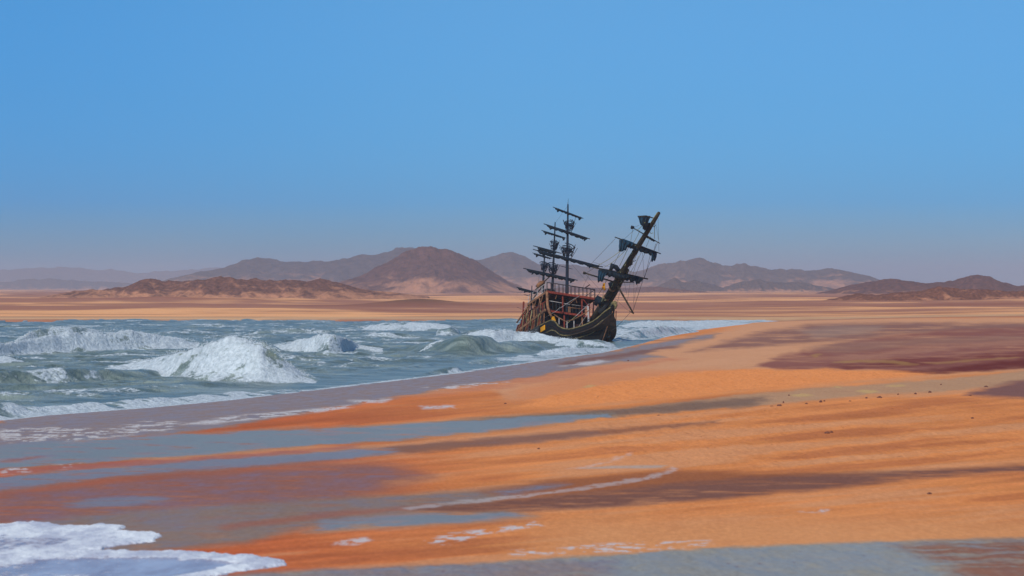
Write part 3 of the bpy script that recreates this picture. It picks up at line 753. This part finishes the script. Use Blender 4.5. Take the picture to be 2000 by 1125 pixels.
for s in (-2.3, -1.45, -.6, .4, 1.25, 2.1):
    w = MB().box(s-.3, s+.3, -2.298, -2.26, MU+.35, MU+1.45).build('window', MD, house)
    MB().beam((s, -2.25, MU+.3), (s, -2.25, MU+1.5), .05, .03).build('window_bar', MR, w)
for s, m_ in ((-2.35, MD), (-1.6, MD), (-.75, MD), (.1, MD), (.9, MD), (1.7, MD), (2.4, MD)):
    MB().box(s-.28, s+.28, -1.778, -1.74, -.8, 1.05).build('window', m_, house)
# posts of the front
cp = [SU(1068.2, 570, .05), SU(1068.8, 582, .05), SU(1069, 592, .07), SU(1070.5, 602, .12), SU(1073.5, 611, .2), SU(1078, 620, .3)]
MB().tube(cp, [.16, .17, .17, .16, .15, .14], 8).build('corner_post', MTN, house, True)
def post(a, b, w=.15, m=None): MB().beam(a, b, w, w).build('post', m or MR, house, bevel=.015)
for px, f in ((1099, -.05), (1136.5, -.05)):
    s = SU(px, 590, f)[0]; post((s, f, RU-.13), (s, f, MU-.1), .14)
post((W2-.1, -.1, RU-.13), (W2-.1, -.1, -.9), .12, MRD)
for px in (1102, 1137):
    s = SU(px, 625, -.4)[0]; post((s, -.4, MU-.17), (s, -.4, -.95), .14, MTN if px > 1110 else MR)
post((1.55, -.05, RU-.13), (2.5, -.05, MU+.95), .1)
post((.8, -.06, RU-.13), (-.1, -.06, MU+1.1), .07, MTN)
post((-.05, -.3, MU+.1), (-.05, -.3, MU+.85), .22, MTN)
# front rails of the middle deck
MB().tube([(-W2+.4, -.2, MU+1.15), (0, -.2, MU+1.08), (W2-.9, -.2, MU+1.1)], .035, 6).build('rail', MRW, house, True)
MB().tube([(-.3, -.2, MU+.7), (W2-.9, -.2, MU+.75)], .035, 6).build('rail', MTN, house, True)
for s in np.arange(-2.6, 3.0, .42):
    MB().beam((s, -.2, MU+.1), (s, -.2, MU+1.05), .05, .05).build('baluster', MIR if s < 1.8 else MR, house)
# roof railing
def rail_run(name, pts, h, step, m, lean=0.0, mid=True, w=.06):
    mb = MB(); top = [(p[0], p[1]+lean, p[2]+h) for p in pts]
    mb.tube(top, w*.7, 6)
    if mid: mb.tube([((p[0]), p[1]+lean*.5, p[2]+h*.5) for p in pts], w*.35, 5)
    o = mb.build(name, m, house, True)
    for a, b in zip(pts[:-1], pts[1:]):
        L_ = math.dist(a, b); n = max(1, int(round(L_/step)))
        for i in range(n+1):
            t = i/n; q = [a[j]+(b[j]-a[j])*t for j in range(3)]
            MB().beam(q, (q[0], q[1]+lean, q[2]+h-.02), w, w).build('baluster', m, o)
    return o
RT = RU+.17
rail_run('railing', [(-W2, .1, RT), (W2, .1, RT)], .98, .52, MRDk, mid=False, w=.085)
rail_run('railing', [(-W2, .0, RT), (-W2, -4.9, RT)], .95, 1.2, MRW, mid=True, w=.045)
rail_run('railing', [(W2, .0, RT), (W2, -4.9, RT)], .95, 1.2, MRDk, mid=True, w=.05)
# starboard side: guard plank, forked posts, slanting ribs
guard = MB().beam((-W2-.18, .1, 1.22), (-W2-.02, -8.3, 1.05), .16, .30).build('guard_plank', MTN, house, bevel=.03)
MB().beam((W2+.18, .1, 1.22), (W2+.02, -8.3, 1.05), .16, .30).build('guard_plank', MTN, house, bevel=.03)
for f in (-1.5, -3.3, -4.9):
    post((-W2-.05, f, 1.35), (-W2-.05, f, 2.55), .13, MTN)
    post((-W2-.05, f, 2.5), (-W2-.05, f+.6, RU-.14), .09, MTN); post((-W2-.05, f, 2.5), (-W2-.05, f-.4, RU-.14), .09, MTN)
    post((W2+.05, f, 1.35), (W2+.05, f, RU-.14), .13, MR)
rr = random.Random(3)
for f in np.arange(-.5, -5.2, -.42):
    MB().beam((-W2-.08, f, 1.35), (-W2-.08, f-.05, 2.3+rr.uniform(-.1, .1)), .06, .06).build('baluster', MTN if rr.random() < .6 else MR, house)
MB().tube([(-W2-.08, -.2, 2.34), (-W2-.08, -5.3, 2.30)], .05, 6).build('rail', MR, house, True)
for i, f in enumerate(np.arange(-.45, -8.0, -.31)):
    m_ = (MTN, MRD, MIR, MTN, MR)[i % 5]
    MB().beam((-W2-.10, f, 1.12), (-W2-.02, f-.28-.08*rr.random()-.03*i, gun(f)-.05), .09, .08).build('rib', m_, house)
for i, f in enumerate(np.arange(-5.3, -8.4, -.28)):
    top = 3.45-.22*i+rr.uniform(-.1, .25)
    MB().beam((-W2+.05, f, 1.2), (-W2+.12, f+.35, max(1.9, top)), .07, .07).build('rib', (MRD, MTN, MRD, MR)[i % 4], house)
MB().beam((-W2+.02, -5.0, 3.25), (-W2+.05, -8.2, 2.2), .12, .16).build('stern_rail', MTN, house)
MB().beam((-W2+.05, -6.6, 1.2), (-W2+.05, -6.3, 4.2), .16, .16).build('post', MR, house)
MB().box(-W2+.3, W2-.2, -7.7, -7.5, -1, 2.4).build('stern_wall', MRD, house)
MB().box(-W2+.35, -W2+.5, -7.5, -2.4, MU, 2.9).build('side_wall', MRD, house)
for f in (-3.2, -4.6, -6.0): MB().box(-W2+.30, -W2+.348, f-.35, f+.35, MU+.45, MU+1.35).build('window', MD, house)
# lower side flaps hanging off the bulwark
for i, f in enumerate(np.arange(-1.9, -7.2, -.52)):
    b = half(f)
    MB().tube([(-b-.12, f, gun(f)-.08), (-b-.22, f-.1, gun(f)-.5), (-b-.18, f-.3, gun(f)-1.1)], [.12, .17, .12], 7).build('fender', MIR, hull, True)
# yellow blocks
MB().box(-3.22, -3.12, -1.35, -.25, -1.05, -.45).build('port_lid', MG, hull, bevel=.03)
a = SU(1080.5, 624, .35); MB().box(a[0]-.2, a[0]+.2, .25, .65, a[2]-.3, a[2]+.28).build('corner_block', MG, house, bevel=.04)
MB().box(-W2-.22, -W2-.1, -6.9, -6.3, -.05, .35).build('port_lid', MG, hull, bevel=.03)
# waist rail and stanchions
wr = [SU(1086, 625, .9)]
for f, h in ((1.5, .75), (2.5, .75), (4, .8), (5.5, 1.0), (7, 1.25), (8.2, 1.5)): wr.append((-half(f)*.93, f, gun(f)+h))
MB().tube(wr, .06, 6).build('waist_rail', MTN, ship, True)
wr2 = [(half(f)*.95, f, gun(f)+.9) for f in (.2, 2, 4, 6, 8, 9.5)]
MB().tube(wr2, .05, 6).build('waist_rail', MR, ship, True)
for f in (2.6, 4.3, 5.6): MB().beam((-half(f)*.93, f, gun(f)), (-half(f)*.93, f, gun(f)+.85), .07, .07).build('stanchion', MRW, ship)
MB().beam(SU(1149.5, 628, 6.6), SU(1148.5, 598, 6.6), .14, .14).build('stanchion', MRW, ship)
for f in (.6, 1.4, 2.2, 3.2, 4.2, 5.4, 6.6, 7.8): MB().beam((half(f)*.95, f, gun(f)), (half(f)*.95, f, gun(f)+.9), .07, .07).build('stanchion', MRD, ship)
MB().box(-.9, .5, 2.2, 3.4, gun(2.8)-.7, gun(2.8)+.25).build('hatch', MRD, ship, bevel=.04)
MB().tube([(-.9, 7.3, -2.3), (.9, 7.3, -2.3)], .3, 10).build('windlass', MIR, ship, True)

# spars ------------------------------------------------------------
def yard_with_sail(parent, a, b, f, r=.075, sail=.13, tails=(.1, .88), ycol=None, scol=None, seed=0, tl=.5, spread=(.06, .94)):
    A = SU(a[0], a[1], f); B = SU(b[0], b[1], f)
    lerp = lambda t: tuple(A[i]+(B[i]-A[i])*t for i in range(3))
    n = 12
    MB().tube([lerp(t) for t in np.linspace(0, 1, n)], [r*(.55+.45*math.sin(math.pi*min(1, max(0, t)))) for t in np.linspace(0, 1, n)], 7).build('yard', ycol or MN, parent, True)
    rr = random.Random(seed)
    if sail:
        N = 46; ts_ = np.linspace(spread[0], spread[1], N); pts = []; rs = []
        for i, t in enumerate(ts_):
            q = lerp(t); w = sail*(.55+.45*abs(math.sin(i*.55+seed))+.3*rr.random())
            w *= min(1, i/3+.25, (N-1-i)/3+.25)
            pts.append((q[0], q[1]+.06, q[2]-r-w*.65+.03*rr.uniform(-1, 1))); rs.append(max(.02, w))
        sl = MB().tube(pts, rs, 8, .16, seed).build('furled_sail', scol or MS, parent, True)
        for t in tails:
            q = lerp(t)
            MB().tube([(q[0], q[1]+.05, q[2]-r), (q[0]+.06, q[1]+.08, q[2]-r-tl*.45), (q[0]+.02, q[1]+.02, q[2]-r-tl*.8), (q[0]-.05, q[1], q[2]-r-tl)], [.16, .17, .09, .03], 7, .25, seed+5).build('sail_tail', scol or MS, sl, True)
    return A, B
def crows_nest(parent, px, py, f, w, h, seed=0):
    c = SU(px, py, f); w /= KS; h /= KS*cp_
    mb = MB(); rq = random.Random(seed+40)
    for i in range(6):                       # bent hoops and battens, all canted like the yards
        t = i/5; r = w*.5*(.72+.28*t)*rq.uniform(.85, 1.1); z = c[2]-h/2+h*t; a0 = rq.uniform(0, 6); ln = rq.uniform(3.6, 6.2); ox = rq.uniform(-.12, .12)*w
        mb.tube([(c[0]+ox+r*math.cos(a), f+r*math.sin(a), z-.22*r*math.cos(a)) for a in np.linspace(a0, a0+ln, 13)], .05, 5)
    for k in range(8):
        a = 2*math.pi*k/8+rq.uniform(-.3, .3); e_ = rq.uniform(.35, .62)
        mb.tube([(c[0]+w*.34*math.cos(a)-.1*w, f+w*.34*math.sin(a), c[2]-h*rq.uniform(.4, .75)), (c[0]+w*.48*math.cos(a+.15)+.08*w, f+w*.48*math.sin(a+.15), c[2]+h*e_)], .04, 5)
    mb.tube([(c[0], f, c[2]-h*.1), (c[0], f, c[2]+h*.02)], w*.3, 8)
    o = mb.build('crows_nest', MN, parent, True)
    m2 = MB(); rr = random.Random(seed)
    for k in range(6):
        a = rr.uniform(0, 6.28); m2.tube([(c[0]+w*.2*math.cos(a), f+w*.2*math.sin(a), c[2]-h*.9), (c[0]+w*.75*math.cos(a), f+w*.6*math.sin(a), c[2]+h*rr.uniform(.3, .95))], .025, 4)
    m2.build('shroud', MN, parent, True)
def mast(px0, py0, px1, py1, r0, r1, u_low=None):
    b = FU(px0, py0); t = FU(px1, py1)
    b = (0, b[1], b[2]); t = SU(px1, py1, b[1])
    low = (b[0], b[1], -1.0)
    rs = [r0, r0, r0*.85, r0*.62, r1]
    lerp = lambda k: tuple(b[i]+(t[i]-b[i])*k for i in range(3))
    o = MB().tube([low, b, lerp(.35), lerp(.7), t], rs, 10).build('mast', MN, ship, True)
    return o, b[1]
mm, fm = mast(1107.3, 573, 1109.3, 399, .20, .08)
MB().tube([SU(1109.3, 399, fm), SU(1110, 388, fm)], [.03, .015], 5).build('mast_pole', MN, mm, True)
yard_with_sail(mm, (1080, 404.3), (1139.2, 426.6), fm+.25, sail=.10, seed=1, tails=(.15, .86), tl=.35)
yard_with_sail(mm, (1062, 437), (1152, 466.6), fm+.25, r=.09, sail=.15, seed=2, tails=(.14, .88), tl=.4)
yard_with_sail(mm, (1041, 487), (1178, 521.5), fm+.3, r=.09, sail=.17, seed=3, tails=(.14, .8), tl=.5)
crows_nest(mm, 1112, 440, fm, 19, 15, 1); crows_nest(mm, 1110, 490, fm, 25, 18, 2)
m2_, f2 = mast(1078.5, 573, 1084.3, 434, .16, .06)
yard_with_sail(m2_, (1057.6, 449.8), (1105.6, 465), f2+.2, r=.07, sail=.09, seed=4, tails=(.15, .88), tl=.35)
yard_with_sail(m2_, (1041.3, 480), (1097, 495), f2+.2, r=.08, sail=.16, seed=5, tails=(), spread=(.15, .8))
yard_with_sail(m2_, (1022, 524), (1128, 547.4), f2+.25, r=.09, sail=.17, seed=6, tails=(.16, .87), tl=.45)
crows_nest(m2_, 1082.5, 479, f2, 15, 13, 3); crows_nest(m2_, 1080.5, 524, f2, 19, 15, 4)
m3, f3 = mast(1060, 572, 1064, 489, .15, .06)
yard_with_sail(m3, (1040, 493.8), (1078, 504.8), f3+.15, r=.06, sail=.08, seed=7, tails=(.2,), tl=.35)
crows_nest(m3, 1063, 520, f3, 14, 12, 5)
yard_with_sail(m3, (1093.6, 519), (1118, 525.6), f3+.1, r=.04, sail=0)
m4, f4 = mast(1037.5, 598, 1039, 558, .09, .05)
yard_with_sail(m4, (1009, 561), (1049.5, 571.6), f4+.15, r=.08, sail=.12, seed=8, tails=(.37,), tl=.35)
yard_with_sail(m4, (1022.8, 575), (1036, 578.5), f4+.15, r=.035, sail=0)
# clutter by the after masts
MB().beam(SU(1046, 566, -6), SU(1074, 540, -6), .12, .12).build('gaff', MB_, ship)
MB().beam(SU(1036, 590, -5), SU(1062, 556, -5), .35, .10).build('ladder', MIR, ship)
MB().box(-1.9, -1.2, -4.6, -4.0, RT, RT+.55).build('locker', MG, ship, bevel=.05)
MB().tube([SU(1049, 560, -5.2), SU(1056, 553, -5.2), SU(1063, 551, -5.2)], [.22, .3, .2], 8, .2, 3).build('folded_canvas', MTN, ship, True)
MB().box(-2.9, -1.7, -.9, -.4, RT, RT+.45).build('locker', MIR, ship, bevel=.05)
MB().tube([SU(1143, 562, 0), SU(1152, 556, 0)], .06, 6).build('spar', MRD, ship, True)

# bowsprit ----------------------------------------------------------
bb_, bt = FU(1163, 616), FU(1287.2, 415.5)
L1 = lambda k, ds=0, df=0, du=0: (ds, bb_[1]+(bt[1]-bb_[1])*k+df, bb_[2]+(bt[2]-bb_[2])*k+du)
bow = MB().tube([L1(-.12), L1(0), L1(.2), L1(.4), L1(.7), L1(.92), L1(1)], [.36, .36, .34, .32, .29, .22, .17], 12, .03, 1).build('bowsprit', MB_, ship, True)
MB().tube([L1(-.1, .66), L1(.22, .6), L1(.46, .42)], [.35, .32, .22], 10, .03, 2).build('jib_boom', MB_, bow, True)
MB().tube([L1(.0, .32, -.3, .3), L1(.4, .30, -.2, .38)], .07, 6).build('stay', MRW, bow, True)
for k_ in (.08, .17, .26, .35, .44, .62, .78): MB().tube([L1(k_), L1(k_+.012)], .44-.2*k_, 12).build('iron_band', MB_ if k_ > .3 else MTN, bow, True)
MB().tube([L1(.36, -.28, 0, .15), L1(.99, -.14, 0, .1)], .05, 5).build('stay', MRO, bow, True)
MB().tube([L1(.36, .28, 0, .15), L1(.99, .12, 0, .1)], .05, 5).build('stay', MRO, bow, True)
def drape(parent, top, bot, f, mat, folds=4, amp=.14, seed=0, name='loose_sail'):
    """cloth hanging from the line `top` to the line `bot` (survey points)"""
    rr = random.Random(seed); rows = []; n = 16; m = 10
    for j in range(m+1):
        v = j/m; row = []
        for i in range(n+1):
            t = i/n
            x = (top[0][0]*(1-t)+top[1][0]*t)*(1-v)+(bot[0][0]*(1-t)+bot[1][0]*t)*v
            y = (top[0][1]*(1-t)+top[1][1]*t)*(1-v)+(bot[0][1]*(1-t)+bot[1][1]*t)*v
            x += .5*math.sin(v*5+seed)+rr.uniform(-.3, .3); y += (1.2*math.sin(t*9+seed)+rr.uniform(-.5, .5))*v
            df = amp*math.sin(t*folds*6.28+v*2+seed)*(.4+v)+.25*math.sin(v*3)
            row.append(SU(x, y, f+df))
        rows.append(row)
    return MB().grid(rows).build(name, mat, parent, True, solid=.03)
f4b, f3b, f2b, f1b = L1(.40)[1], L1(.64)[1], L1(.78)[1], L1(.93)[1]
f4b += .5; f3b += .4
yard_with_sail(bow, (1156, 521.5), (1265.5, 545), f4b, r=.12, sail=.32, ycol=MB_, seed=11, tails=(), spread=(.12, .9))
drape(bow, ((1168, 528), (1185, 531)), ((1168, 551), (1178, 549)), f4b+.15, MST, 3, seed=1)
drape(bow, ((1240, 540), (1256, 544)), ((1243, 556), (1251, 551)), f4b+.15, MS, 3, seed=2)
drape(bow, ((1204, 533), (1232, 539)), ((1211, 546), (1226, 545)), f4b+.3, MS, 3, seed=3)
MB().tube([SU(1192, 528, f4b-.5), SU(1196, 519, f4b-.5), SU(1203, 522, f4b-.5), SU(1210, 530, f4b-.5)], [.2, .32, .34, .2], 8, .3, 8).build('furled_sail', MS, bow, True)
yard_with_sail(bow, (1201, 463), (1290.5, 495.5), f3b, r=.10, sail=.31, ycol=MB_, seed=12, tails=(), spread=(.12, .9))
drape(bow, ((1210, 468), (1228, 474)), ((1208, 492), (1222, 489)), f3b+.15, MST, 3, seed=4)
drape(bow, ((1216, 466), (1238, 474)), ((1220, 480), (1234, 480)), f3b+.2, MST, 2, seed=6)
drape(bow, ((1272, 489), (1284, 494)), ((1272, 511), (1279, 509)), f3b+.15, MST, 2, seed=5)
yard_with_sail(bow, (1234, 443.5), (1289, 475.5), f2b, r=.07, sail=.10, ycol=MB_, scol=MS, seed=13, tails=(), spread=(.5, .8))
MB().tube([SU(1233, 444, f2b), SU(1238, 444.5, f2b)], [.17, .15], 8, .3, 2).build('block', MS, bow, True)
drape(bow, ((1245, 421.5), (1270, 422)), ((1252, 438), (1262, 446)), f1b-.6, MST, 3, .2, seed=7)
drape(bow, ((1255, 423), (1270, 424)), ((1255, 448), (1261, 450)), f1b-.4, MS, 3, .2, seed=9)
MB().tube([SU(1246, 423, f1b-.5), SU(1262, 422, f1b-.5), SU(1280, 427, f1b)], [.08, .09, .05], 6).build('gaff', MB_, bow, True)
drape(bow, ((1178, 553), (1181, 553)), ((1176, 565), (1183, 567)), f4b-2.2, MG, 1, .1, seed=8)
MB().tube([SU(1140, 532.5, f4b-1.2), SU(1197, 550, f4b-1.2)], [.08, .09], 7).build('spar', MB_, bow, True)
MB().tube([SU(1139.5, 532.5, f4b-1.2), SU(1143, 533.6, f4b-1.2)], .16, 7).build('block', MB_, bow, True)
MB().tube([SU(1208, 551, f4b-1.2), SU(1238.5, 551.4, f4b-1.2)], [.07, .05], 7).build('spar', MB_, bow, True)
MB().tube([SU(1206, 558, f4b-1), SU(1237, 612, f4b+.6)], [.11, .09], 7).build('dolphin_striker', MB_, bow, True)
MB().tube([SU(1229, 607, f4b+.5), SU(1238, 613, f4b+.6)], [.05, .05], 6).build('spar', MB_, bow, True)
MB().tube([SU(1163, 596, 6.2), SU(1168, 586, 6.4), SU(1174, 590, 7.2), SU(1178, 600, 7.8)], [.25, .5, .55, .3], 9, .3, 4).build('folded_canvas', MS, ship, True)
MB().tube([SU(1172, 612, 7.6), SU(1180, 600, 8), SU(1188, 588, 9)], [.3, .28, .15], 8, .3, 6).build('folded_canvas', MIR, ship, True)

rr = random.Random(21)
for i in range(16):
    k0 = .05+.88*i/16; sd2 = rr.choice((-1, 1)); q = L1(k0, sd2*.22, 0, .12); e = L1(min(.97, k0+rr.uniform(.03, .08)), sd2*rr.uniform(.3, .6), 0, rr.uniform(-.75, .1))
    mid_ = tuple((q[j]+e[j])/2-(.2 if j == 2 else 0) for j in range(3))
    MB().tube([q, mid_, e], .035, 5).build('loose_line', MRO if i % 3 else MRDk, bow, True)
for k0, sd2 in ((.12, -1), (.21, 1), (.3, -1), (.52, 1), (.86, -1)):
    c = L1(k0, .15*sd2); MB().tube([L1(k0-.02, .1*sd2, 0, -.1), L1(k0, .34*sd2, 0, .1), L1(k0+.025, .2*sd2, 0, .15)], [.2, .3, .12], 8, .35, int(k0*90)).build('canvas_scrap', MS if sd2 < 0 else MIR, bow, True)
for i in range(14):                      # slack lines and broken battens over the side and between the decks
    f0 = -rr.uniform(.2, 6.5); u0 = rr.uniform(.6, 3.2)
    MB().tube([(-W2-.22, f0, u0), (-W2-.30, f0-rr.uniform(.1, .5), u0-rr.uniform(.4, .9)), (-W2-.24, f0-rr.uniform(.3, 1.0), u0-rr.uniform(1.0, 1.9))], .03, 5).build('loose_line', (MRO, MRDk, MTN)[i % 3], ship, True)
for i in range(7):
    s0 = -2.6+.8*i
    MB().beam((s0, .02, RU-.2), (s0+rr.uniform(-.5, .5), -.1, MU+rr.uniform(.9, 1.5)), .05, .05).build('broken_batten', (MRD, MTN, MR)[i % 3], house)
# ropes -------------------------------------------------------------
def rope(a, b, r=.022, m=None, sag=0.0, parent=None):
    A = SU(a[0], a[1], a[2]); B = SU(b[0], b[1], b[2]); n = 8
    pts = [tuple(A[i]+(B[i]-A[i])*t-(sag*4*t*(1-t) if i == 2 else 0) for i in range(3)) for t in np.linspace(0, 1, n)]
    MB().tube(pts, r, 5).build('rope', m or MRDk, parent or ship, True)
q4, q3, q2, q1 = f4b, f3b, f2b, f1b
for a, b, r, m, sg in (
    ((1203, 465, q3), (1150, 520, q4), .016, MRDk, 0), ((1212, 490, q3), (1168, 518, q4), .03, MRO, .1), ((1222, 488, q3), (1180, 522, q4), .025, MRO, .2), ((1217, 478, q3), (1196, 522, q4), .02, MRDk, .1),
    ((1230, 478, q3), (1210, 520, q4), .03, MRO, 0), ((1250, 484, q3), (1222, 536, q4), .025, MRO, .1), ((1256, 486, q3), (1226, 540, q4), .02, MRO, .15), ((1247, 500, q3), (1235, 540, q4), .022, MRO, 0),
    ((1262, 489, q3), (1240, 540, q4), .016, MRDk, 0), ((1272, 490, q3), (1259, 543, q4), .02, MRDk, 0), ((1284, 474, q2), (1257, 545, q4), .022, MRDk, 0), ((1255, 494, q3), (1258, 540, q4), .014, MRDk, 0),
    ((1280, 430, q1), (1287, 474, q2), .016, MRO, 0), ((1279, 432, q1), (1278, 466, q2), .03, MRO, 0), ((1276, 433, q1), (1266, 456, q2), .025, MRO, 0), ((1285, 420, q1+.6), (1287, 492, q3), .014, MRDk, 0),
    ((1236, 446, q2), (1232, 470, q3), .02, MRO, 0), ((1240, 448, q2), (1218, 468, q3), .014, MRDk, 0), ((1260, 434, q1), (1243, 450, q2), .03, MRO, .1), ((1248, 440, q1), (1236, 445, q2), .014, MRDk, 0),
    ((1250, 450, q2), (1236, 476, q3), .025, MRO, .1), ((1270, 462, q2), (1262, 482, q3), .022, MRO, .05), ((1262, 458, q2), (1252, 474, q3), .025, MRO, .05), ((1281, 476, q2), (1276, 492, q3), .02, MRDk, 0),
    ((1256, 546, q4), (1236, 608, q4+.6), .026, MRDk, 0), ((1238, 543, q4), (1238, 604, q4+.6), .014, MRDk, 0), ((1232, 541, q4), (1225, 592, q4), .014, MRDk, 0), ((1214, 556, q4), (1203, 603, q4-1), .018, MRDk, 0),
    ((1218, 544, q4), (1224, 574, q4), .014, MRDk, 0), ((1248, 545, q4), (1237, 590, q4), .012, MRDk, 0), ((1231, 610, q4+.5), (1196, 645, q4), .022, MRDk, .1), ((1197, 577, q4-2), (1236, 612, q4+.6), .012, MRDk, .2),
    ((1143, 534, q4-1), (1160, 524, q4), .018, MRDk, 0), ((1143, 535, q4-1), (1172, 566, 7), .014, MRDk, 0), ((1150, 537, q4-1), (1136, 566, 1), .012, MRDk, 0), ((1190, 540, q4-1), (1165, 582, 4), .022, MRDk, 0),
    ((1183, 545, q4-1), (1176, 585, 6), .02, MRO, 0), ((1194, 522, q4), (1158, 512, q4), .012, MRDk, 0)):
    rope(a, b, r, m, sg, bow)
for a, b, r, m, sg in (
    ((1132, 578, .2), (1094, 602, .2), .022, MRW, -.05), ((1104, 635, 3), (1124, 618, 3), .03, MRO, 0), ((1124, 618, 3), (1151, 593, 3), .028, MRW, 0), ((1094, 600, .3), (1078, 612, .3), .02, MRW, .1),
    ((1130, 638, 4), (1150, 610, 4), .02, MRW, 0), ((1108, 506, fm+.3), (1160, 566, .1), .01, MRDk, 0), ((1068, 553, 0), (1058, 530, f3), .012, MRDk, 0),
    ((1061, 570, -2), (1022, 604, -6), .03, MRW, .1), ((1064, 562, -2), (1030, 592, -5.5), .025, MRW, .1), ((1078, 612, .2), (1050, 630, -3), .02, MRW, 0),
    ((1109, 402, fm), (1084, 436, f2), .008, MRDk, 0), ((1010, 600, -8), (1019, 604, -7), .02, MRDk, 0), ((1036, 578, f4), (1034, 600, f4), .02, MRDk, 0), ((1054, 530, f3), (1050, 566, f3), .012, MRDk, 0)):
    rope(a, b, r, m, sg)
# anchor hanging at the stem
an = MB().tube([SU(1190, 622, 9.3), SU(1187.5, 655, 8.2)], .06, 6)
an.tube([SU(1183, 646, 8.2), SU(1185, 655, 8.2), SU(1188, 659, 8.2), SU(1191.5, 656, 8.2), SU(1193, 648, 8.2)], [.03, .09, .1, .09, .03], 6)
an.tube([SU(1184, 634, 8.8), SU(1194, 635, 8.8)], .06, 6)
an.build('anchor', MIR, ship, True)


# ------------------------------------------------------------------ haze
def box_obj(name, x0, x1, y0, y1, z0, z1):
    v = [(x, y, z) for z in (z0, z1) for y in (y0, y1) for x in (x0, x1)]
    f = [(0, 2, 3, 1), (4, 5, 7, 6), (0, 1, 5, 4), (2, 6, 7, 3), (0, 4, 6, 2), (1, 3, 7, 5)]
    me = bpy.data.meshes.new(name); me.from_pydata(v, [], f); o = bpy.data.objects.new(name, me); C.objects.link(o); return o
hz = box_obj('haze', -95000, 100000, -500, 17000, -60, 128)
hz['kind'] = 'stuff'; hz['label'] = 'thin bluish grey coastal haze over the desert plain'; hz['category'] = 'haze'
hm = bpy.data.materials.new('haze'); hm.use_nodes = True
for n in list(hm.node_tree.nodes):
    if n.type != 'OUTPUT_MATERIAL': hm.node_tree.nodes.remove(n)
pv = hm.node_tree.nodes.new('ShaderNodeVolumePrincipled')
pv.inputs['Color'].default_value = (.76, .86, .98, 1); pv.inputs['Density'].default_value = 1.25e-4; pv.inputs['Anisotropy'].default_value = .2
hm.node_tree.links.new(pv.outputs[0], hm.node_tree.nodes['Material Output'].inputs['Volume'])
hz.data.materials.append(hm)

# ------------------------------------------------------------------ sky, sun, camera
W = bpy.data.worlds.new("World"); bpy.context.scene.world = W; W.use_nodes = True
nt = W.node_tree; bg = nt.nodes['Background']
sky = nt.nodes.new('ShaderNodeTexSky'); sky.sky_type = 'NISHITA'; sky.sun_disc = False
SE, SA = R(40), R(-158)
sky.sun_elevation = SE; sky.sun_rotation = SA; sky.altitude = 0; sky.air_density = 1.0; sky.dust_density = .6; sky.ozone_density = 3.0
tc = nt.nodes.new('ShaderNodeTexCoord'); sx = nt.nodes.new('ShaderNodeSeparateXYZ'); nt.links.new(tc.outputs['Generated'], sx.inputs[0])
rp = nt.nodes.new('ShaderNodeValToRGB'); mr = nt.nodes.new('ShaderNodeMapRange')
mr.inputs['From Min'].default_value = 0; mr.inputs['From Max'].default_value = .3
nt.links.new(sx.outputs['Z'], mr.inputs['Value']); nt.links.new(mr.outputs[0], rp.inputs[0])
SKY_RAMP = [(0, (.32, .58, .92)), (.05, (.24, .60, 1.08)), (.10, (.12, .55, 1.22)), (.22, (.17, .56, 1.07)), (.34, (.23, .60, 1.0)), (1, (.62, .82, 1.0))]
els = rp.color_ramp.elements
els[0].position, els[0].color = SKY_RAMP[0][0], SKY_RAMP[0][1]+(1,)
els[1].position, els[1].color = SKY_RAMP[-1][0], SKY_RAMP[-1][1]+(1,)
for p, c_ in SKY_RAMP[1:-1]:
    e = els.new(p); e.color = c_+(1,)
mx = nt.nodes.new('ShaderNodeMix'); mx.data_type = 'RGBA'; mx.blend_type = 'MULTIPLY'; mx.inputs[0].default_value = 1
nt.links.new(sky.outputs[0], mx.inputs[6]); nt.links.new(rp.outputs[0], mx.inputs[7]); m3x = nt.nodes.new('ShaderNodeMapRange'); m3x.inputs['From Min'].default_value = -.20; m3x.inputs['From Max'].default_value = .02; m3x.interpolation_type = 'SMOOTHSTEP'
nt.links.new(sx.outputs['X'], m3x.inputs['Value'])
mx2 = nt.nodes.new('ShaderNodeMix'); mx2.data_type = 'RGBA'; mx2.inputs[6].default_value = (.60, .88, .99, 1); mx2.inputs[7].default_value = (1, 1, 1, 1)
nt.links.new(m3x.outputs[0], mx2.inputs[0])
mx3 = nt.nodes.new('ShaderNodeMix'); mx3.data_type = 'RGBA'; mx3.blend_type = 'MULTIPLY'; mx3.inputs[0].default_value = 1
nt.links.new(mx.outputs[2], mx3.inputs[6]); nt.links.new(mx2.outputs[2], mx3.inputs[7]); nt.links.new(mx3.outputs[2], bg.inputs['Color'])
bg.inputs['Strength'].default_value = .10
L = bpy.data.lights.new('sun', 'SUN'); L.energy = 3.2; L.angle = R(.5); L.color = (1, .95, .87)
lo_ = bpy.data.objects.new('sun', L); C.objects.link(lo_)
dv = Vector((math.sin(SA)*math.cos(SE), math.cos(SA)*math.cos(SE), math.sin(SE)))
lo_.rotation_euler = dv.to_track_quat('Z', 'Y').to_euler()
cam = bpy.data.cameras.new('camera'); co = bpy.data.objects.new('camera', cam); C.objects.link(co)
co.location = (0, 0, H); co.rotation_euler = (R(90), 0, 0); cam.lens = 100; cam.sensor_width = 36; cam.clip_end = 60000; cam.clip_start = .5
cam.dof.use_dof = True; cam.dof.focus_distance = 320; cam.dof.aperture_fstop = 2.4
sc = bpy.context.scene; sc.camera = co
sc.view_settings.view_transform = 'Standard'; sc.view_settings.look = 'None'; sc.view_settings.gamma = 1
sc.view_settings.exposure = 0.0
sc.cycles.volume_bounces = 1; sc.cycles.max_bounces = 6
